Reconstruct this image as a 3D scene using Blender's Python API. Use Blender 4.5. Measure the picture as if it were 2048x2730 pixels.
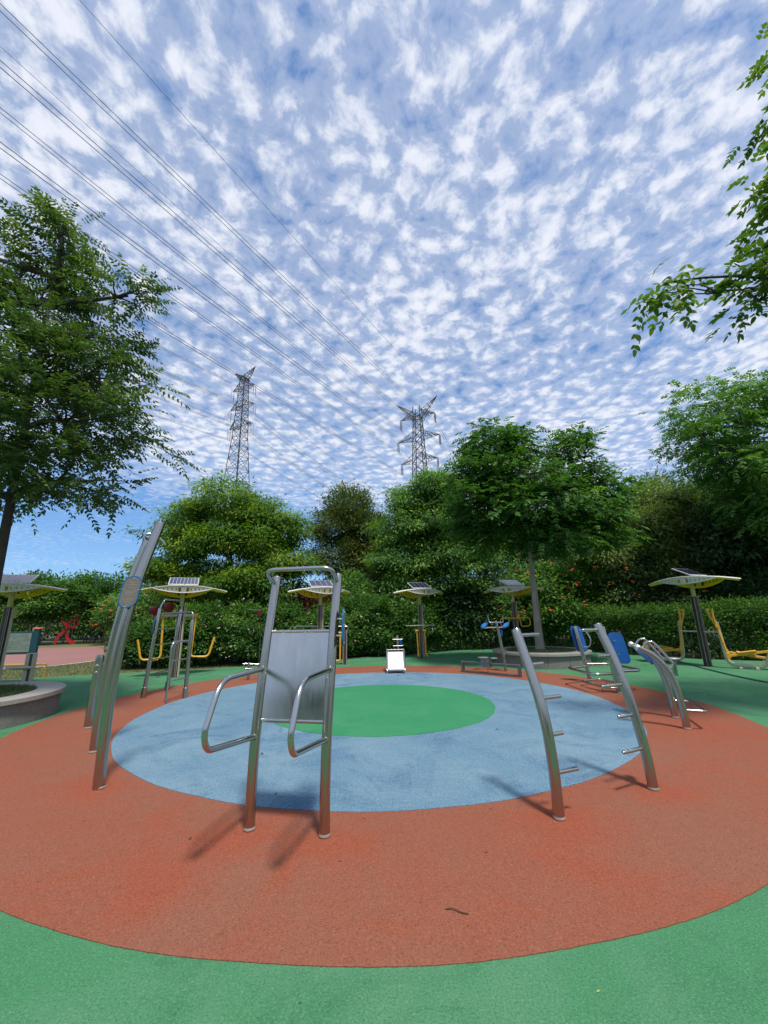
import bpy, math, random
import numpy as np
from mathutils import Vector, Matrix

for o in list(bpy.data.objects):
    bpy.data.objects.remove(o, do_unlink=True)
scene = bpy.context.scene
COL = scene.collection
R = math.radians

# ------------------------------------------------------------------ camera
cam_data = bpy.data.cameras.new("camera")
cam_data.sensor_fit = 'HORIZONTAL'
cam_data.sensor_width = 36.0
cam_data.lens = 36.0 * 1064.1 / 2048.0
cam_data.clip_start = 0.05
cam_data.clip_end = 3000.0
cam = bpy.data.objects.new("camera", cam_data)
COL.objects.link(cam)
cam.matrix_world = Matrix.Translation((0, 0, 1.6)) @ Matrix.Rotation(math.pi / 2 + 0.2514, 4, 'X') @ Matrix.Rotation(-0.019, 4, 'Z')
scene.camera = cam

# ------------------------------------------------------------------ world
SUN_DIR = Vector((0.18, -0.37, 1.0)).normalized()
world = bpy.data.worlds.new("World")
scene.world = world
world.use_nodes = True
wn, wl = world.node_tree.nodes, world.node_tree.links
wn.clear()


def wnode(t, **kw):
    n = wn.new(t)
    for k, v in kw.items():
        setattr(n, k, v)
    return n


def wmath(op, a, b=None, clamp=False):
    n = wn.new('ShaderNodeMath')
    n.operation = op
    n.use_clamp = clamp
    for i, v in enumerate((a, b)):
        if v is None:
            continue
        if isinstance(v, (int, float)):
            n.inputs[i].default_value = v
        else:
            wl.new(v, n.inputs[i])
    return n.outputs[0]


def wsmooth(v, lo, hi):
    n = wn.new('ShaderNodeMapRange')
    n.interpolation_type = 'SMOOTHSTEP'
    wl.new(v, n.inputs[0])
    n.inputs[1].default_value = lo
    n.inputs[2].default_value = hi
    n.inputs[3].default_value = 0.0
    n.inputs[4].default_value = 1.0
    return n.outputs[0]


sky = wnode('ShaderNodeTexSky', sky_type='NISHITA', sun_disc=False)
sky.sun_elevation = math.asin(SUN_DIR.z)
sky.sun_rotation = math.atan2(SUN_DIR.x, SUN_DIR.y)
sky.air_density = 1.0
sky.dust_density = 0.0
sky.ozone_density = 3.0
sky.altitude = 0
tc = wnode('ShaderNodeTexCoord')
sep = wnode('ShaderNodeSeparateXYZ')
wl.new(tc.outputs['Generated'], sep.inputs[0])
zc = wmath('MAXIMUM', sep.outputs[2], 0.0)
den = wmath('ADD', zc, 0.045)
px = wmath('DIVIDE', sep.outputs[0], den)
py = wmath('DIVIDE', sep.outputs[1], den)
comb = wnode('ShaderNodeCombineXYZ')
wl.new(px, comb.inputs[0])
wl.new(py, comb.inputs[1])


def cloudnoise(scale, detail, rough, dist, vec):
    n = wnode('ShaderNodeTexNoise', noise_dimensions='3D')
    n.inputs['Scale'].default_value = scale
    n.inputs['Detail'].default_value = detail
    n.inputs['Roughness'].default_value = rough
    n.inputs['Distortion'].default_value = dist
    wl.new(vec, n.inputs['Vector'])
    return n.outputs['Fac']


# wind-stretched copy of the cloud plane
mp = wnode('ShaderNodeMapping')
mp.inputs['Rotation'].default_value = (0, 0, R(-35))
mp.inputs['Scale'].default_value = (1.0, 1.0, 1.0)
wl.new(comb.outputs[0], mp.inputs['Vector'])
# small warp
warp = wnode('ShaderNodeTexNoise', noise_dimensions='3D')
warp.inputs['Scale'].default_value = 6.5
warp.inputs['Detail'].default_value = 4.0
wl.new(mp.outputs[0], warp.inputs['Vector'])
wsub = wnode('ShaderNodeVectorMath', operation='SUBTRACT')
wl.new(warp.outputs['Color'], wsub.inputs[0])
wsub.inputs[1].default_value = (0.5, 0.5, 0.5)
wscl = wnode('ShaderNodeVectorMath', operation='SCALE')
wl.new(wsub.outputs[0], wscl.inputs[0])
wscl.inputs['Scale'].default_value = 0.085
wadd = wnode('ShaderNodeVectorMath', operation='ADD')
wl.new(mp.outputs[0], wadd.inputs[0])
wl.new(wscl.outputs[0], wadd.inputs[1])
vor = wnode('ShaderNodeTexVoronoi', feature='SMOOTH_F1', voronoi_dimensions='2D')
vor.inputs['Scale'].default_value = 14.0
vor.inputs['Smoothness'].default_value = 0.6
wl.new(wadd.outputs[0], vor.inputs['Vector'])
cells = wmath('SUBTRACT', 1.0, vor.outputs['Distance'])
fine = cloudnoise(27.0, 8.0, 0.60, 0.0, wadd.outputs[0])
wisp_map = wnode('ShaderNodeMapping')
wisp_map.inputs['Rotation'].default_value = (0, 0, R(-35))
wisp_map.inputs['Scale'].default_value = (1.0, 0.6, 1.0)
wl.new(comb.outputs[0], wisp_map.inputs['Vector'])
wisp = cloudnoise(30.0, 6.0, 0.62, 0.0, wisp_map.outputs[0])
big = cloudnoise(1.3, 3.0, 0.5, 0.0, comb.outputs[0])
base = wmath('ADD', wmath('MULTIPLY', cells, 0.46), wmath('MULTIPLY', fine, 0.86))
base = wmath('ADD', base, wmath('MULTIPLY', wisp, 0.24))
base = wmath('ADD', base, wmath('MULTIPLY', big, 0.72))
# the cloud sheet ends towards the horizon at the left
edge = wmath('SUBTRACT', wmath('MULTIPLY', py, 0.8), wmath('MULTIPLY', px, 0.6))
open_ = wsmooth(edge, 2.1, 3.7)
base = wmath('SUBTRACT', base, wmath('MULTIPLY', open_, 0.42))
mask = wsmooth(base, 0.92, 1.46)
# thin veil joins the cells
veil = wmath('MULTIPLY', wsmooth(base, 0.74, 1.15), 0.36)
mask = wmath('MAXIMUM', mask, veil)
mask = wmath('MULTIPLY', mask, 0.96)
mask = wmath('MULTIPLY', mask, wsmooth(sep.outputs[2], 0.0, 0.05))
skyv = wnode('ShaderNodeGamma')
wl.new(sky.outputs[0], skyv.inputs['Color'])
skyv.inputs['Gamma'].default_value = 0.6
tint = wnode('ShaderNodeMix', data_type='RGBA', blend_type='MULTIPLY')
tint.inputs[0].default_value = 1.0
wl.new(skyv.outputs[0], tint.inputs[6])
tint.inputs[7].default_value = (0.74, 1.16, 1.70, 1)
cmix = wnode('ShaderNodeMix', data_type='RGBA')
wl.new(mask, cmix.inputs[0])
wl.new(tint.outputs[2], cmix.inputs[6])
cmix.inputs[7].default_value = (5.0, 5.2, 5.75, 1)
bg = wnode('ShaderNodeBackground')
bg.inputs['Strength'].default_value = 0.15
wl.new(cmix.outputs[2], bg.inputs['Color'])
wout = wnode('ShaderNodeOutputWorld')
wl.new(bg.outputs[0], wout.inputs[0])

# ------------------------------------------------------------------ sun and exposure
sun_data = bpy.data.lights.new("sun", 'SUN')
sun_data.energy = 3.9
sun_data.angle = R(7.0)
sun_data.color = (1.0, 0.945, 0.85)
sun = bpy.data.objects.new("sun", sun_data)
COL.objects.link(sun)
sun.rotation_euler = (-SUN_DIR).to_track_quat('-Z', 'Y').to_euler()
sun.location = (10, -20, 40)
scene.render.engine = 'CYCLES'
scene.cycles.max_bounces = 6
scene.cycles.transparent_max_bounces = 4
scene.cycles.use_denoising = True
scene.view_settings.view_transform = 'Standard'
scene.view_settings.look = 'None'
scene.view_settings.exposure = 0.22
scene.view_settings.gamma = 1.0
scene.view_settings.use_curve_mapping = False

rng = np.random.default_rng(11)
random.seed(5)

# ------------------------------------------------------------------ materials
MATS = {}


def mat(name, base, rough=0.6, metal=0.0, var=0.0, vscale=6.0, var_col=None, bump=0.0, bscale=60.0,
        spec=0.5, speck=0.0, speck_scale=160.0, coat=0.0, rvar=0.0, stretch=None, speck_col=None):
    m = bpy.data.materials.new(name)
    m.use_nodes = True
    nt = m.node_tree
    b = nt.nodes['Principled BSDF']
    b.inputs['Roughness'].default_value = rough
    b.inputs['Metallic'].default_value = metal
    b.inputs['Specular IOR Level'].default_value = spec
    b.inputs['Coat Weight'].default_value = coat
    b.inputs['Base Color'].default_value = (*base, 1)
    geo = nt.nodes.new('ShaderNodeNewGeometry')
    vec = geo.outputs['Position']
    if stretch:
        mpn = nt.nodes.new('ShaderNodeMapping')
        mpn.inputs['Scale'].default_value = stretch
        nt.links.new(vec, mpn.inputs['Vector'])
        vec = mpn.outputs[0]

    def noise(scale, detail=4.0, rough_=0.6):
        n = nt.nodes.new('ShaderNodeTexNoise')
        n.inputs['Scale'].default_value = scale
        n.inputs['Detail'].default_value = detail
        n.inputs['Roughness'].default_value = rough_
        nt.links.new(vec, n.inputs['Vector'])
        return n.outputs['Fac']

    def ramp(fac, lo, hi):
        n = nt.nodes.new('ShaderNodeMapRange')
        nt.links.new(fac, n.inputs[0])
        n.inputs[1].default_value = lo
        n.inputs[2].default_value = hi
        return n.outputs[0]
    cur = None
    if var > 0:
        vc = var_col or tuple(c * 0.55 for c in base)
        mx = nt.nodes.new('ShaderNodeMix')
        mx.data_type = 'RGBA'
        f = ramp(noise(vscale), 0.36, 0.68)
        ml = nt.nodes.new('ShaderNodeMath')
        ml.operation = 'MULTIPLY'
        ml.inputs[1].default_value = var
        nt.links.new(f, ml.inputs[0])
        nt.links.new(ml.outputs[0], mx.inputs[0])
        mx.inputs[6].default_value = (*base, 1)
        mx.inputs[7].default_value = (*vc, 1)
        cur = mx.outputs[2]
    if speck > 0:
        mx = nt.nodes.new('ShaderNodeMix')
        mx.data_type = 'RGBA'
        f = ramp(noise(speck_scale, 2.0, 0.8), 0.35, 0.7)
        ml = nt.nodes.new('ShaderNodeMath')
        ml.operation = 'MULTIPLY'
        ml.inputs[1].default_value = speck
        nt.links.new(f, ml.inputs[0])
        nt.links.new(ml.outputs[0], mx.inputs[0])
        if cur is not None:
            nt.links.new(cur, mx.inputs[6])
        else:
            mx.inputs[6].default_value = (*base, 1)
        sc_ = speck_col or tuple(c * 0.35 for c in base)
        mx.inputs[7].default_value = (*sc_, 1)
        cur = mx.outputs[2]
    if cur is not None:
        nt.links.new(cur, b.inputs['Base Color'])
    if rvar > 0:
        f = ramp(noise(vscale * 1.7), 0.3, 0.7)
        mr = nt.nodes.new('ShaderNodeMapRange')
        nt.links.new(f, mr.inputs[0])
        mr.inputs[3].default_value = rough
        mr.inputs[4].default_value = rough + rvar
        nt.links.new(mr.outputs[0], b.inputs['Roughness'])
    if bump > 0:
        bn = nt.nodes.new('ShaderNodeBump')
        bn.inputs['Strength'].default_value = 0.5
        bn.inputs['Distance'].default_value = bump
        nt.links.new(noise(bscale, 3.0, 0.7), bn.inputs['Height'])
        nt.links.new(bn.outputs[0], b.inputs['Normal'])
    MATS[name] = m
    return m


def rubber(name, base, dusty, deep, fleck, fresh=(), dust=()):
    """granulated EPDM sports flooring: wear patches, stains, coloured granules"""
    m = bpy.data.materials.new(name)
    m.use_nodes = True
    nt = m.node_tree
    b = nt.nodes['Principled BSDF']
    b.inputs['Roughness'].default_value = 0.9
    b.inputs['Specular IOR Level'].default_value = 0.25
    geo = nt.nodes.new('ShaderNodeNewGeometry')
    vec = geo.outputs['Position']

    def noise(scale, detail=4.0, r=0.6, d=0.0):
        n = nt.nodes.new('ShaderNodeTexNoise')
        n.inputs['Scale'].default_value = scale
        n.inputs['Detail'].default_value = detail
        n.inputs['Roughness'].default_value = r
        n.inputs['Distortion'].default_value = d
        nt.links.new(vec, n.inputs['Vector'])
        return n.outputs['Fac']

    def blend(a, colb, fac, lo, hi, amt):
        mr = nt.nodes.new('ShaderNodeMapRange')
        mr.interpolation_type = 'SMOOTHSTEP'
        nt.links.new(fac, mr.inputs[0])
        mr.inputs[1].default_value = lo
        mr.inputs[2].default_value = hi
        mr.inputs[4].default_value = amt
        mx = nt.nodes.new('ShaderNodeMix')
        mx.data_type = 'RGBA'
        nt.links.new(mr.outputs[0], mx.inputs[0])
        if isinstance(a, tuple):
            mx.inputs[6].default_value = (*a, 1)
        else:
            nt.links.new(a, mx.inputs[6])
        mx.inputs[7].default_value = (*colb, 1)
        return mx.outputs[2]
    c = blend(base, dusty, noise(0.6, 6.0, 0.68, 0.6), 0.40, 0.64, 0.9)
    c = blend(c, deep, noise(1.0, 7.0, 0.74, 0.8), 0.47, 0.68, 0.85)
    rag = noise(2.6, 6.0, 0.7, 0.4)

    def patch(c, col, spots, amt):
        for (q, sc) in spots:
            mp_ = nt.nodes.new('ShaderNodeMapping')
            mp_.vector_type = 'TEXTURE'
            mp_.inputs['Location'].default_value = q
            mp_.inputs['Scale'].default_value = (sc[0], sc[1], 1)
            nt.links.new(vec, mp_.inputs['Vector'])
            ln = nt.nodes.new('ShaderNodeVectorMath')
            ln.operation = 'LENGTH'
            nt.links.new(mp_.outputs[0], ln.inputs[0])
            ad = nt.nodes.new('ShaderNodeMath')
            ad.operation = 'MULTIPLY_ADD'
            nt.links.new(rag, ad.inputs[0])
            ad.inputs[1].default_value = 1.6
            nt.links.new(ln.outputs['Value'], ad.inputs[2])
            iv = nt.nodes.new('ShaderNodeMath')
            iv.operation = 'SUBTRACT'
            iv.inputs[0].default_value = 2.0
            nt.links.new(ad.outputs[0], iv.inputs[1])
            c = blend(c, col, iv.outputs[0], 0.15, 1.0, amt)
        return c
    c = patch(c, dusty, dust, 0.9)
    c = patch(c, deep, fresh, 0.9)
    c = blend(c, tuple(x * 0.55 for x in base), noise(6.0, 5.0, 0.75), 0.56, 0.76, 0.42)
    c = blend(c, fleck, noise(76.0, 3.0, 0.85), 0.50, 0.66, 0.60)
    c = blend(c, tuple(x * 0.38 for x in base), noise(94.0, 3.0, 0.85), 0.50, 0.66, 0.70)
    c = blend(c, tuple(min(1, x * 1.6 + 0.05) for x in base), noise(171.0, 2.0, 0.7), 0.56, 0.72, 0.5)
    nt.links.new(c, b.inputs['Base Color'])
    bn = nt.nodes.new('ShaderNodeBump')
    bn.inputs['Strength'].default_value = 0.6
    bn.inputs['Distance'].default_value = 0.004
    nt.links.new(noise(140.0, 3.0, 0.7), bn.inputs['Height'])
    nt.links.new(bn.outputs[0], b.inputs['Normal'])
    MATS[name] = m


rubber('rubber_green', (0.044, 0.180, 0.078), (0.080, 0.205, 0.115), (0.028, 0.135, 0.058), (0.13, 0.29, 0.17))
rubber('rubber_core', (0.028, 0.200, 0.086), (0.045, 0.215, 0.105), (0.016, 0.185, 0.074), (0.045, 0.28, 0.13))
FRESH = [((-1.09, 3.50, 0), (0.42, 0.36)), ((-0.46, 3.40, 0), (0.50, 0.40)), ((1.36, 3.66, 0), (0.55, 0.42)), ((2.45, 4.15, 0), (0.50, 0.42)), ((-2.85, 4.42, 0), (0.50, 0.40)), ((-1.45, 2.95, 0), (0.30, 0.45)), ((4.3, 6.2, 0), (0.8, 0.7))]
DUSTY = [((-0.92, 3.02, 0), (0.26, 0.75)), ((-1.15, 2.55, 0), (0.45, 0.45)), ((2.2, 3.1, 0), (0.9, 0.5))]
rubber('rubber_red', (0.222, 0.069, 0.037), (0.205, 0.082, 0.051), (0.250, 0.058, 0.027), (0.30, 0.125, 0.080), FRESH, DUSTY)
rubber('rubber_blue', (0.095, 0.188, 0.268), (0.145, 0.238, 0.305), (0.036, 0.102, 0.198), (0.28, 0.38, 0.44))
mat('ground_soil', (0.10, 0.095, 0.045), 0.95, var=0.8, vscale=0.7, var_col=(0.055, 0.085, 0.025), speck=0.5, speck_scale=40)
mat('lawn', (0.12, 0.14, 0.045), 0.95, var=0.9, vscale=1.6, var_col=(0.19, 0.165, 0.075), speck=0.6, speck_scale=35, bump=0.02, bscale=50)
mat('path_red', (0.255, 0.115, 0.105), 0.9, var=0.7, vscale=0.35, var_col=(0.29, 0.15, 0.135), speck=0.3, speck_scale=60)
mat('edge_white', (0.62, 0.58, 0.48), 0.9, var=0.6, vscale=3)
mat('steel', (0.41, 0.385, 0.345), 0.23, 1.0, var=0.35, vscale=1.2, var_col=(0.42, 0.39, 0.35), stretch=(30, 30, 0.4))
mat('steel_thin', (0.49, 0.48, 0.46), 0.22, 1.0)
mat('steel_sheet', (0.52, 0.515, 0.505), 0.13, 1.0, var=0.5, vscale=1.6, var_col=(0.42, 0.42, 0.42), rvar=0.07, stretch=(10, 10, 1.0))
mat('steel_bright', (0.80, 0.79, 0.77), 0.35, 1.0, var=0.3, vscale=6, rvar=0.15)
mat('board_sheet', (0.50, 0.495, 0.48), 0.42, 1.0, var=0.4, vscale=5)
mat('steel_dark', (0.20, 0.20, 0.20), 0.42, 0.9, var=0.5, vscale=12, rvar=0.15)
mat('aluminium', (0.40, 0.375, 0.32), 0.45, 0.4, var=0.4, vscale=8)
mat('brown_core', (0.060, 0.043, 0.036), 0.45, var=0.4, vscale=14)
mat('yellow_paint', (0.78, 0.41, 0.03), 0.42, var=0.5, vscale=10, var_col=(0.52, 0.25, 0.03), speck=0.2, speck_scale=60)
mat('lemon_paint', (0.88, 0.63, 0.02), 0.40, var=0.4, vscale=6, var_col=(0.60, 0.47, 0.03))
mat('khaki_paint', (0.46, 0.41, 0.12), 0.45, var=0.5, vscale=9, var_col=(0.36, 0.31, 0.11))
mat('cream_paint', (0.50, 0.47, 0.36), 0.45, var=0.5, vscale=8, var_col=(0.38, 0.35, 0.26))
mat('canopy_white', (0.66, 0.63, 0.56), 0.45, var=0.5, vscale=5, var_col=(0.52, 0.49, 0.42))
mat('blue_pad', (0.012, 0.105, 0.36), 0.38, var=0.4, vscale=9, var_col=(0.010, 0.075, 0.27))
mat('blue_plate', (0.02, 0.17, 0.56), 0.4, var=0.4, vscale=9)
mat('blue_rim', (0.010, 0.12, 0.30), 0.35, var=0.4, vscale=20)
mat('plaque_face', (0.165, 0.150, 0.125), 0.45, 0.3, var=0.7, vscale=25, var_col=(0.22, 0.20, 0.165))
mat('plaque_print', (0.38, 0.35, 0.28), 0.6)
mat('red_pad', (0.30, 0.010, 0.022), 0.5, var=0.4, vscale=12)
mat('maroon_pad', (0.09, 0.006, 0.012), 0.6)
mat('red_sculpture', (0.52, 0.010, 0.028), 0.45, var=0.4, vscale=6)
mat('board_teal', (0.008, 0.060, 0.085), 0.45, var=0.4, vscale=6)
mat('board_face', (0.17, 0.23, 0.19), 0.35, var=0.6, vscale=4, var_col=(0.22, 0.27, 0.24))
mat('orange_cap', (0.62, 0.17, 0.05), 0.5)
mat('pv_cell', (0.016, 0.020, 0.060), 0.14, var=0.4, vscale=20, var_col=(0.024, 0.030, 0.085), coat=0.6)
mat('pv_frame', (0.62, 0.62, 0.60), 0.4, 0.4)
mat('granite', (0.235, 0.225, 0.205), 0.8, var=0.7, vscale=2.5, var_col=(0.16, 0.15, 0.135), speck=0.75, speck_scale=75, speck_col=(0.07, 0.065, 0.06), bump=0.004, bscale=90, stretch=(1, 1, 0.55))
mat('granite_cap', (0.34, 0.32, 0.285), 0.7, var=0.6, vscale=3, var_col=(0.26, 0.245, 0.215), speck=0.45, speck_scale=90)
mat('soil', (0.06, 0.05, 0.03), 0.95, var=0.6, vscale=6)
mat('grass_blade', (0.055, 0.105, 0.025), 0.7, var=0.8, vscale=2.5, var_col=(0.10, 0.125, 0.04))
mat('bark', (0.165, 0.135, 0.105), 0.9, var=0.8, vscale=7, var_col=(0.09, 0.075, 0.06), bump=0.02, bscale=25, stretch=(1, 1, 0.35))
mat('bark_pale', (0.30, 0.27, 0.225), 0.9, var=0.8, vscale=6, var_col=(0.19, 0.165, 0.135), bump=0.012, bscale=25, stretch=(1, 1, 0.4))
mat('bark_dark', (0.060, 0.048, 0.038), 0.95, var=0.7, vscale=8)
mat('lattice', (0.050, 0.055, 0.062), 0.6, 0.1, var=0.5, vscale=0.5)
mat('insulator', (0.11, 0.065, 0.05), 0.35)
mat('wire', (0.035, 0.037, 0.045), 0.6)
mat('chain_dark', (0.018, 0.028, 0.040), 0.45, 0.3)
mat('black_rubber', (0.015, 0.015, 0.015), 0.6)
mat('twig', (0.075, 0.045, 0.025), 0.9)
mat('dry_leaf', (0.42, 0.30, 0.07), 0.8)
mat('flower_white', (0.62, 0.50, 0.50), 0.7)
mat('flower_pink', (0.42, 0.20, 0.22), 0.7)
mat('flower_orange', (0.68, 0.095, 0.03), 0.7)
mat('building_white', (0.60, 0.60, 0.60), 0.7)


def leafmat(name, dark, light, young, trans=0.35, rough=0.5):
    m = bpy.data.materials.new(name)
    m.use_nodes = True
    nt = m.node_tree
    nt.nodes.clear()
    out = nt.nodes.new('ShaderNodeOutputMaterial')
    at = nt.nodes.new('ShaderNodeAttribute')
    at.attribute_name = 'tint'
    cr = nt.nodes.new('ShaderNodeValToRGB')
    cr.color_ramp.elements[0].color = (*dark, 1)
    cr.color_ramp.elements[0].position = 0.0
    cr.color_ramp.elements[1].color = (*young, 1)
    cr.color_ramp.elements[1].position = 1.0
    e = cr.color_ramp.elements.new(0.55)
    e.color = (*light, 1)
    nt.links.new(at.outputs['Fac'], cr.inputs[0])
    p = nt.nodes.new('ShaderNodeBsdfPrincipled')
    p.inputs['Roughness'].default_value = rough
    p.inputs['Specular IOR Level'].default_value = 0.18
    nt.links.new(cr.outputs[0], p.inputs['Base Color'])
    t = nt.nodes.new('ShaderNodeBsdfTranslucent')
    mul = nt.nodes.new('ShaderNodeMix')
    mul.data_type = 'RGBA'
    mul.blend_type = 'MULTIPLY'
    mul.inputs[0].default_value = 1.0
    nt.links.new(cr.outputs[0], mul.inputs[6])
    mul.inputs[7].default_value = (1.5, 1.7, 0.55, 1)
    nt.links.new(mul.outputs[2], t.inputs['Color'])
    mx = nt.nodes.new('ShaderNodeMixShader')
    mx.inputs[0].default_value = trans
    nt.links.new(p.outputs[0], mx.inputs[1])
    nt.links.new(t.outputs[0], mx.inputs[2])
    nt.links.new(mx.outputs[0], out.inputs[0])
    MATS[name] = m


leafmat('leaf_pinnate', (0.033, 0.063, 0.022), (0.067, 0.117, 0.034), (0.175, 0.228, 0.063), 0.30)
leafmat('leaf_bright', (0.040, 0.098, 0.014), (0.090, 0.190, 0.022), (0.24, 0.33, 0.032), 0.42)
leafmat('leaf_olive', (0.044, 0.079, 0.020), (0.088, 0.134, 0.037), (0.171, 0.198, 0.061), 0.28)
leafmat('leaf_mid', (0.048, 0.116, 0.029), (0.097, 0.212, 0.048), (0.212, 0.347, 0.077))
leafmat('leaf_dark', (0.022, 0.055, 0.022), (0.044, 0.100, 0.036), (0.091, 0.164, 0.055), 0.25)
leafmat('leaf_pale', (0.081, 0.132, 0.034), (0.155, 0.224, 0.067), (0.265, 0.328, 0.115), 0.35)
leafmat('leaf_sunny', (0.045, 0.095, 0.018), (0.090, 0.160, 0.028), (0.19, 0.26, 0.045), 0.42)
leafmat('leaf_hedge', (0.031, 0.088, 0.021), (0.062, 0.154, 0.031), (0.149, 0.263, 0.049))
leafmat('leaf_maroon', (0.042, 0.014, 0.014), (0.072, 0.026, 0.024), (0.108, 0.048, 0.036), 0.25)


# ------------------------------------------------------------------ object helpers
def tagp(o, label=None, cat=None, group=None, kind=None):
    if label:
        o['label'] = label
    if cat:
        o['category'] = cat
    if group:
        o['group'] = group
    if kind:
        o['kind'] = kind
    return o


def thing(name, label, cat, loc=(0, 0, 0), group=None):
    o = bpy.data.objects.new(name, None)
    o.empty_display_size = 0.2
    COL.objects.link(o)
    o.location = loc
    return tagp(o, label, cat, group)


def fillet(pts, r, n=5, closed=False):
    pts = [np.array(p, float) for p in pts]
    out = []
    m = len(pts)
    rng_ = range(m)
    for i in rng_:
        if not closed and (i == 0 or i == m - 1):
            out.append(pts[i])
            continue
        a, b, c = pts[i - 1], pts[i], pts[(i + 1) % m]
        la, lc = np.linalg.norm(a - b), np.linalg.norm(c - b)
        d = min(r, la * 0.48, lc * 0.48)
        p0 = b + (a - b) / la * d
        p1 = b + (c - b) / lc * d
        for k in range(n + 1):
            t = k / n
            out.append(p0 * (1 - t) ** 2 + 2 * b * t * (1 - t) + p1 * t * t)
    return out


def spline(pts, n=6):
    P = [np.array(p, float) for p in pts]
    P = [2 * P[0] - P[1]] + P + [2 * P[-1] - P[-2]]
    out = []
    for i in range(1, len(P) - 2):
        for k in range(n):
            t = k / n
            a, b, c, d = P[i - 1], P[i], P[i + 1], P[i + 2]
            out.append(0.5 * ((2 * b) + (-a + c) * t + (2 * a - 5 * b + 4 * c - d) * t * t + (-a + 3 * b - 3 * c + d) * t ** 3))
    out.append(P[-2])
    return out


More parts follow.
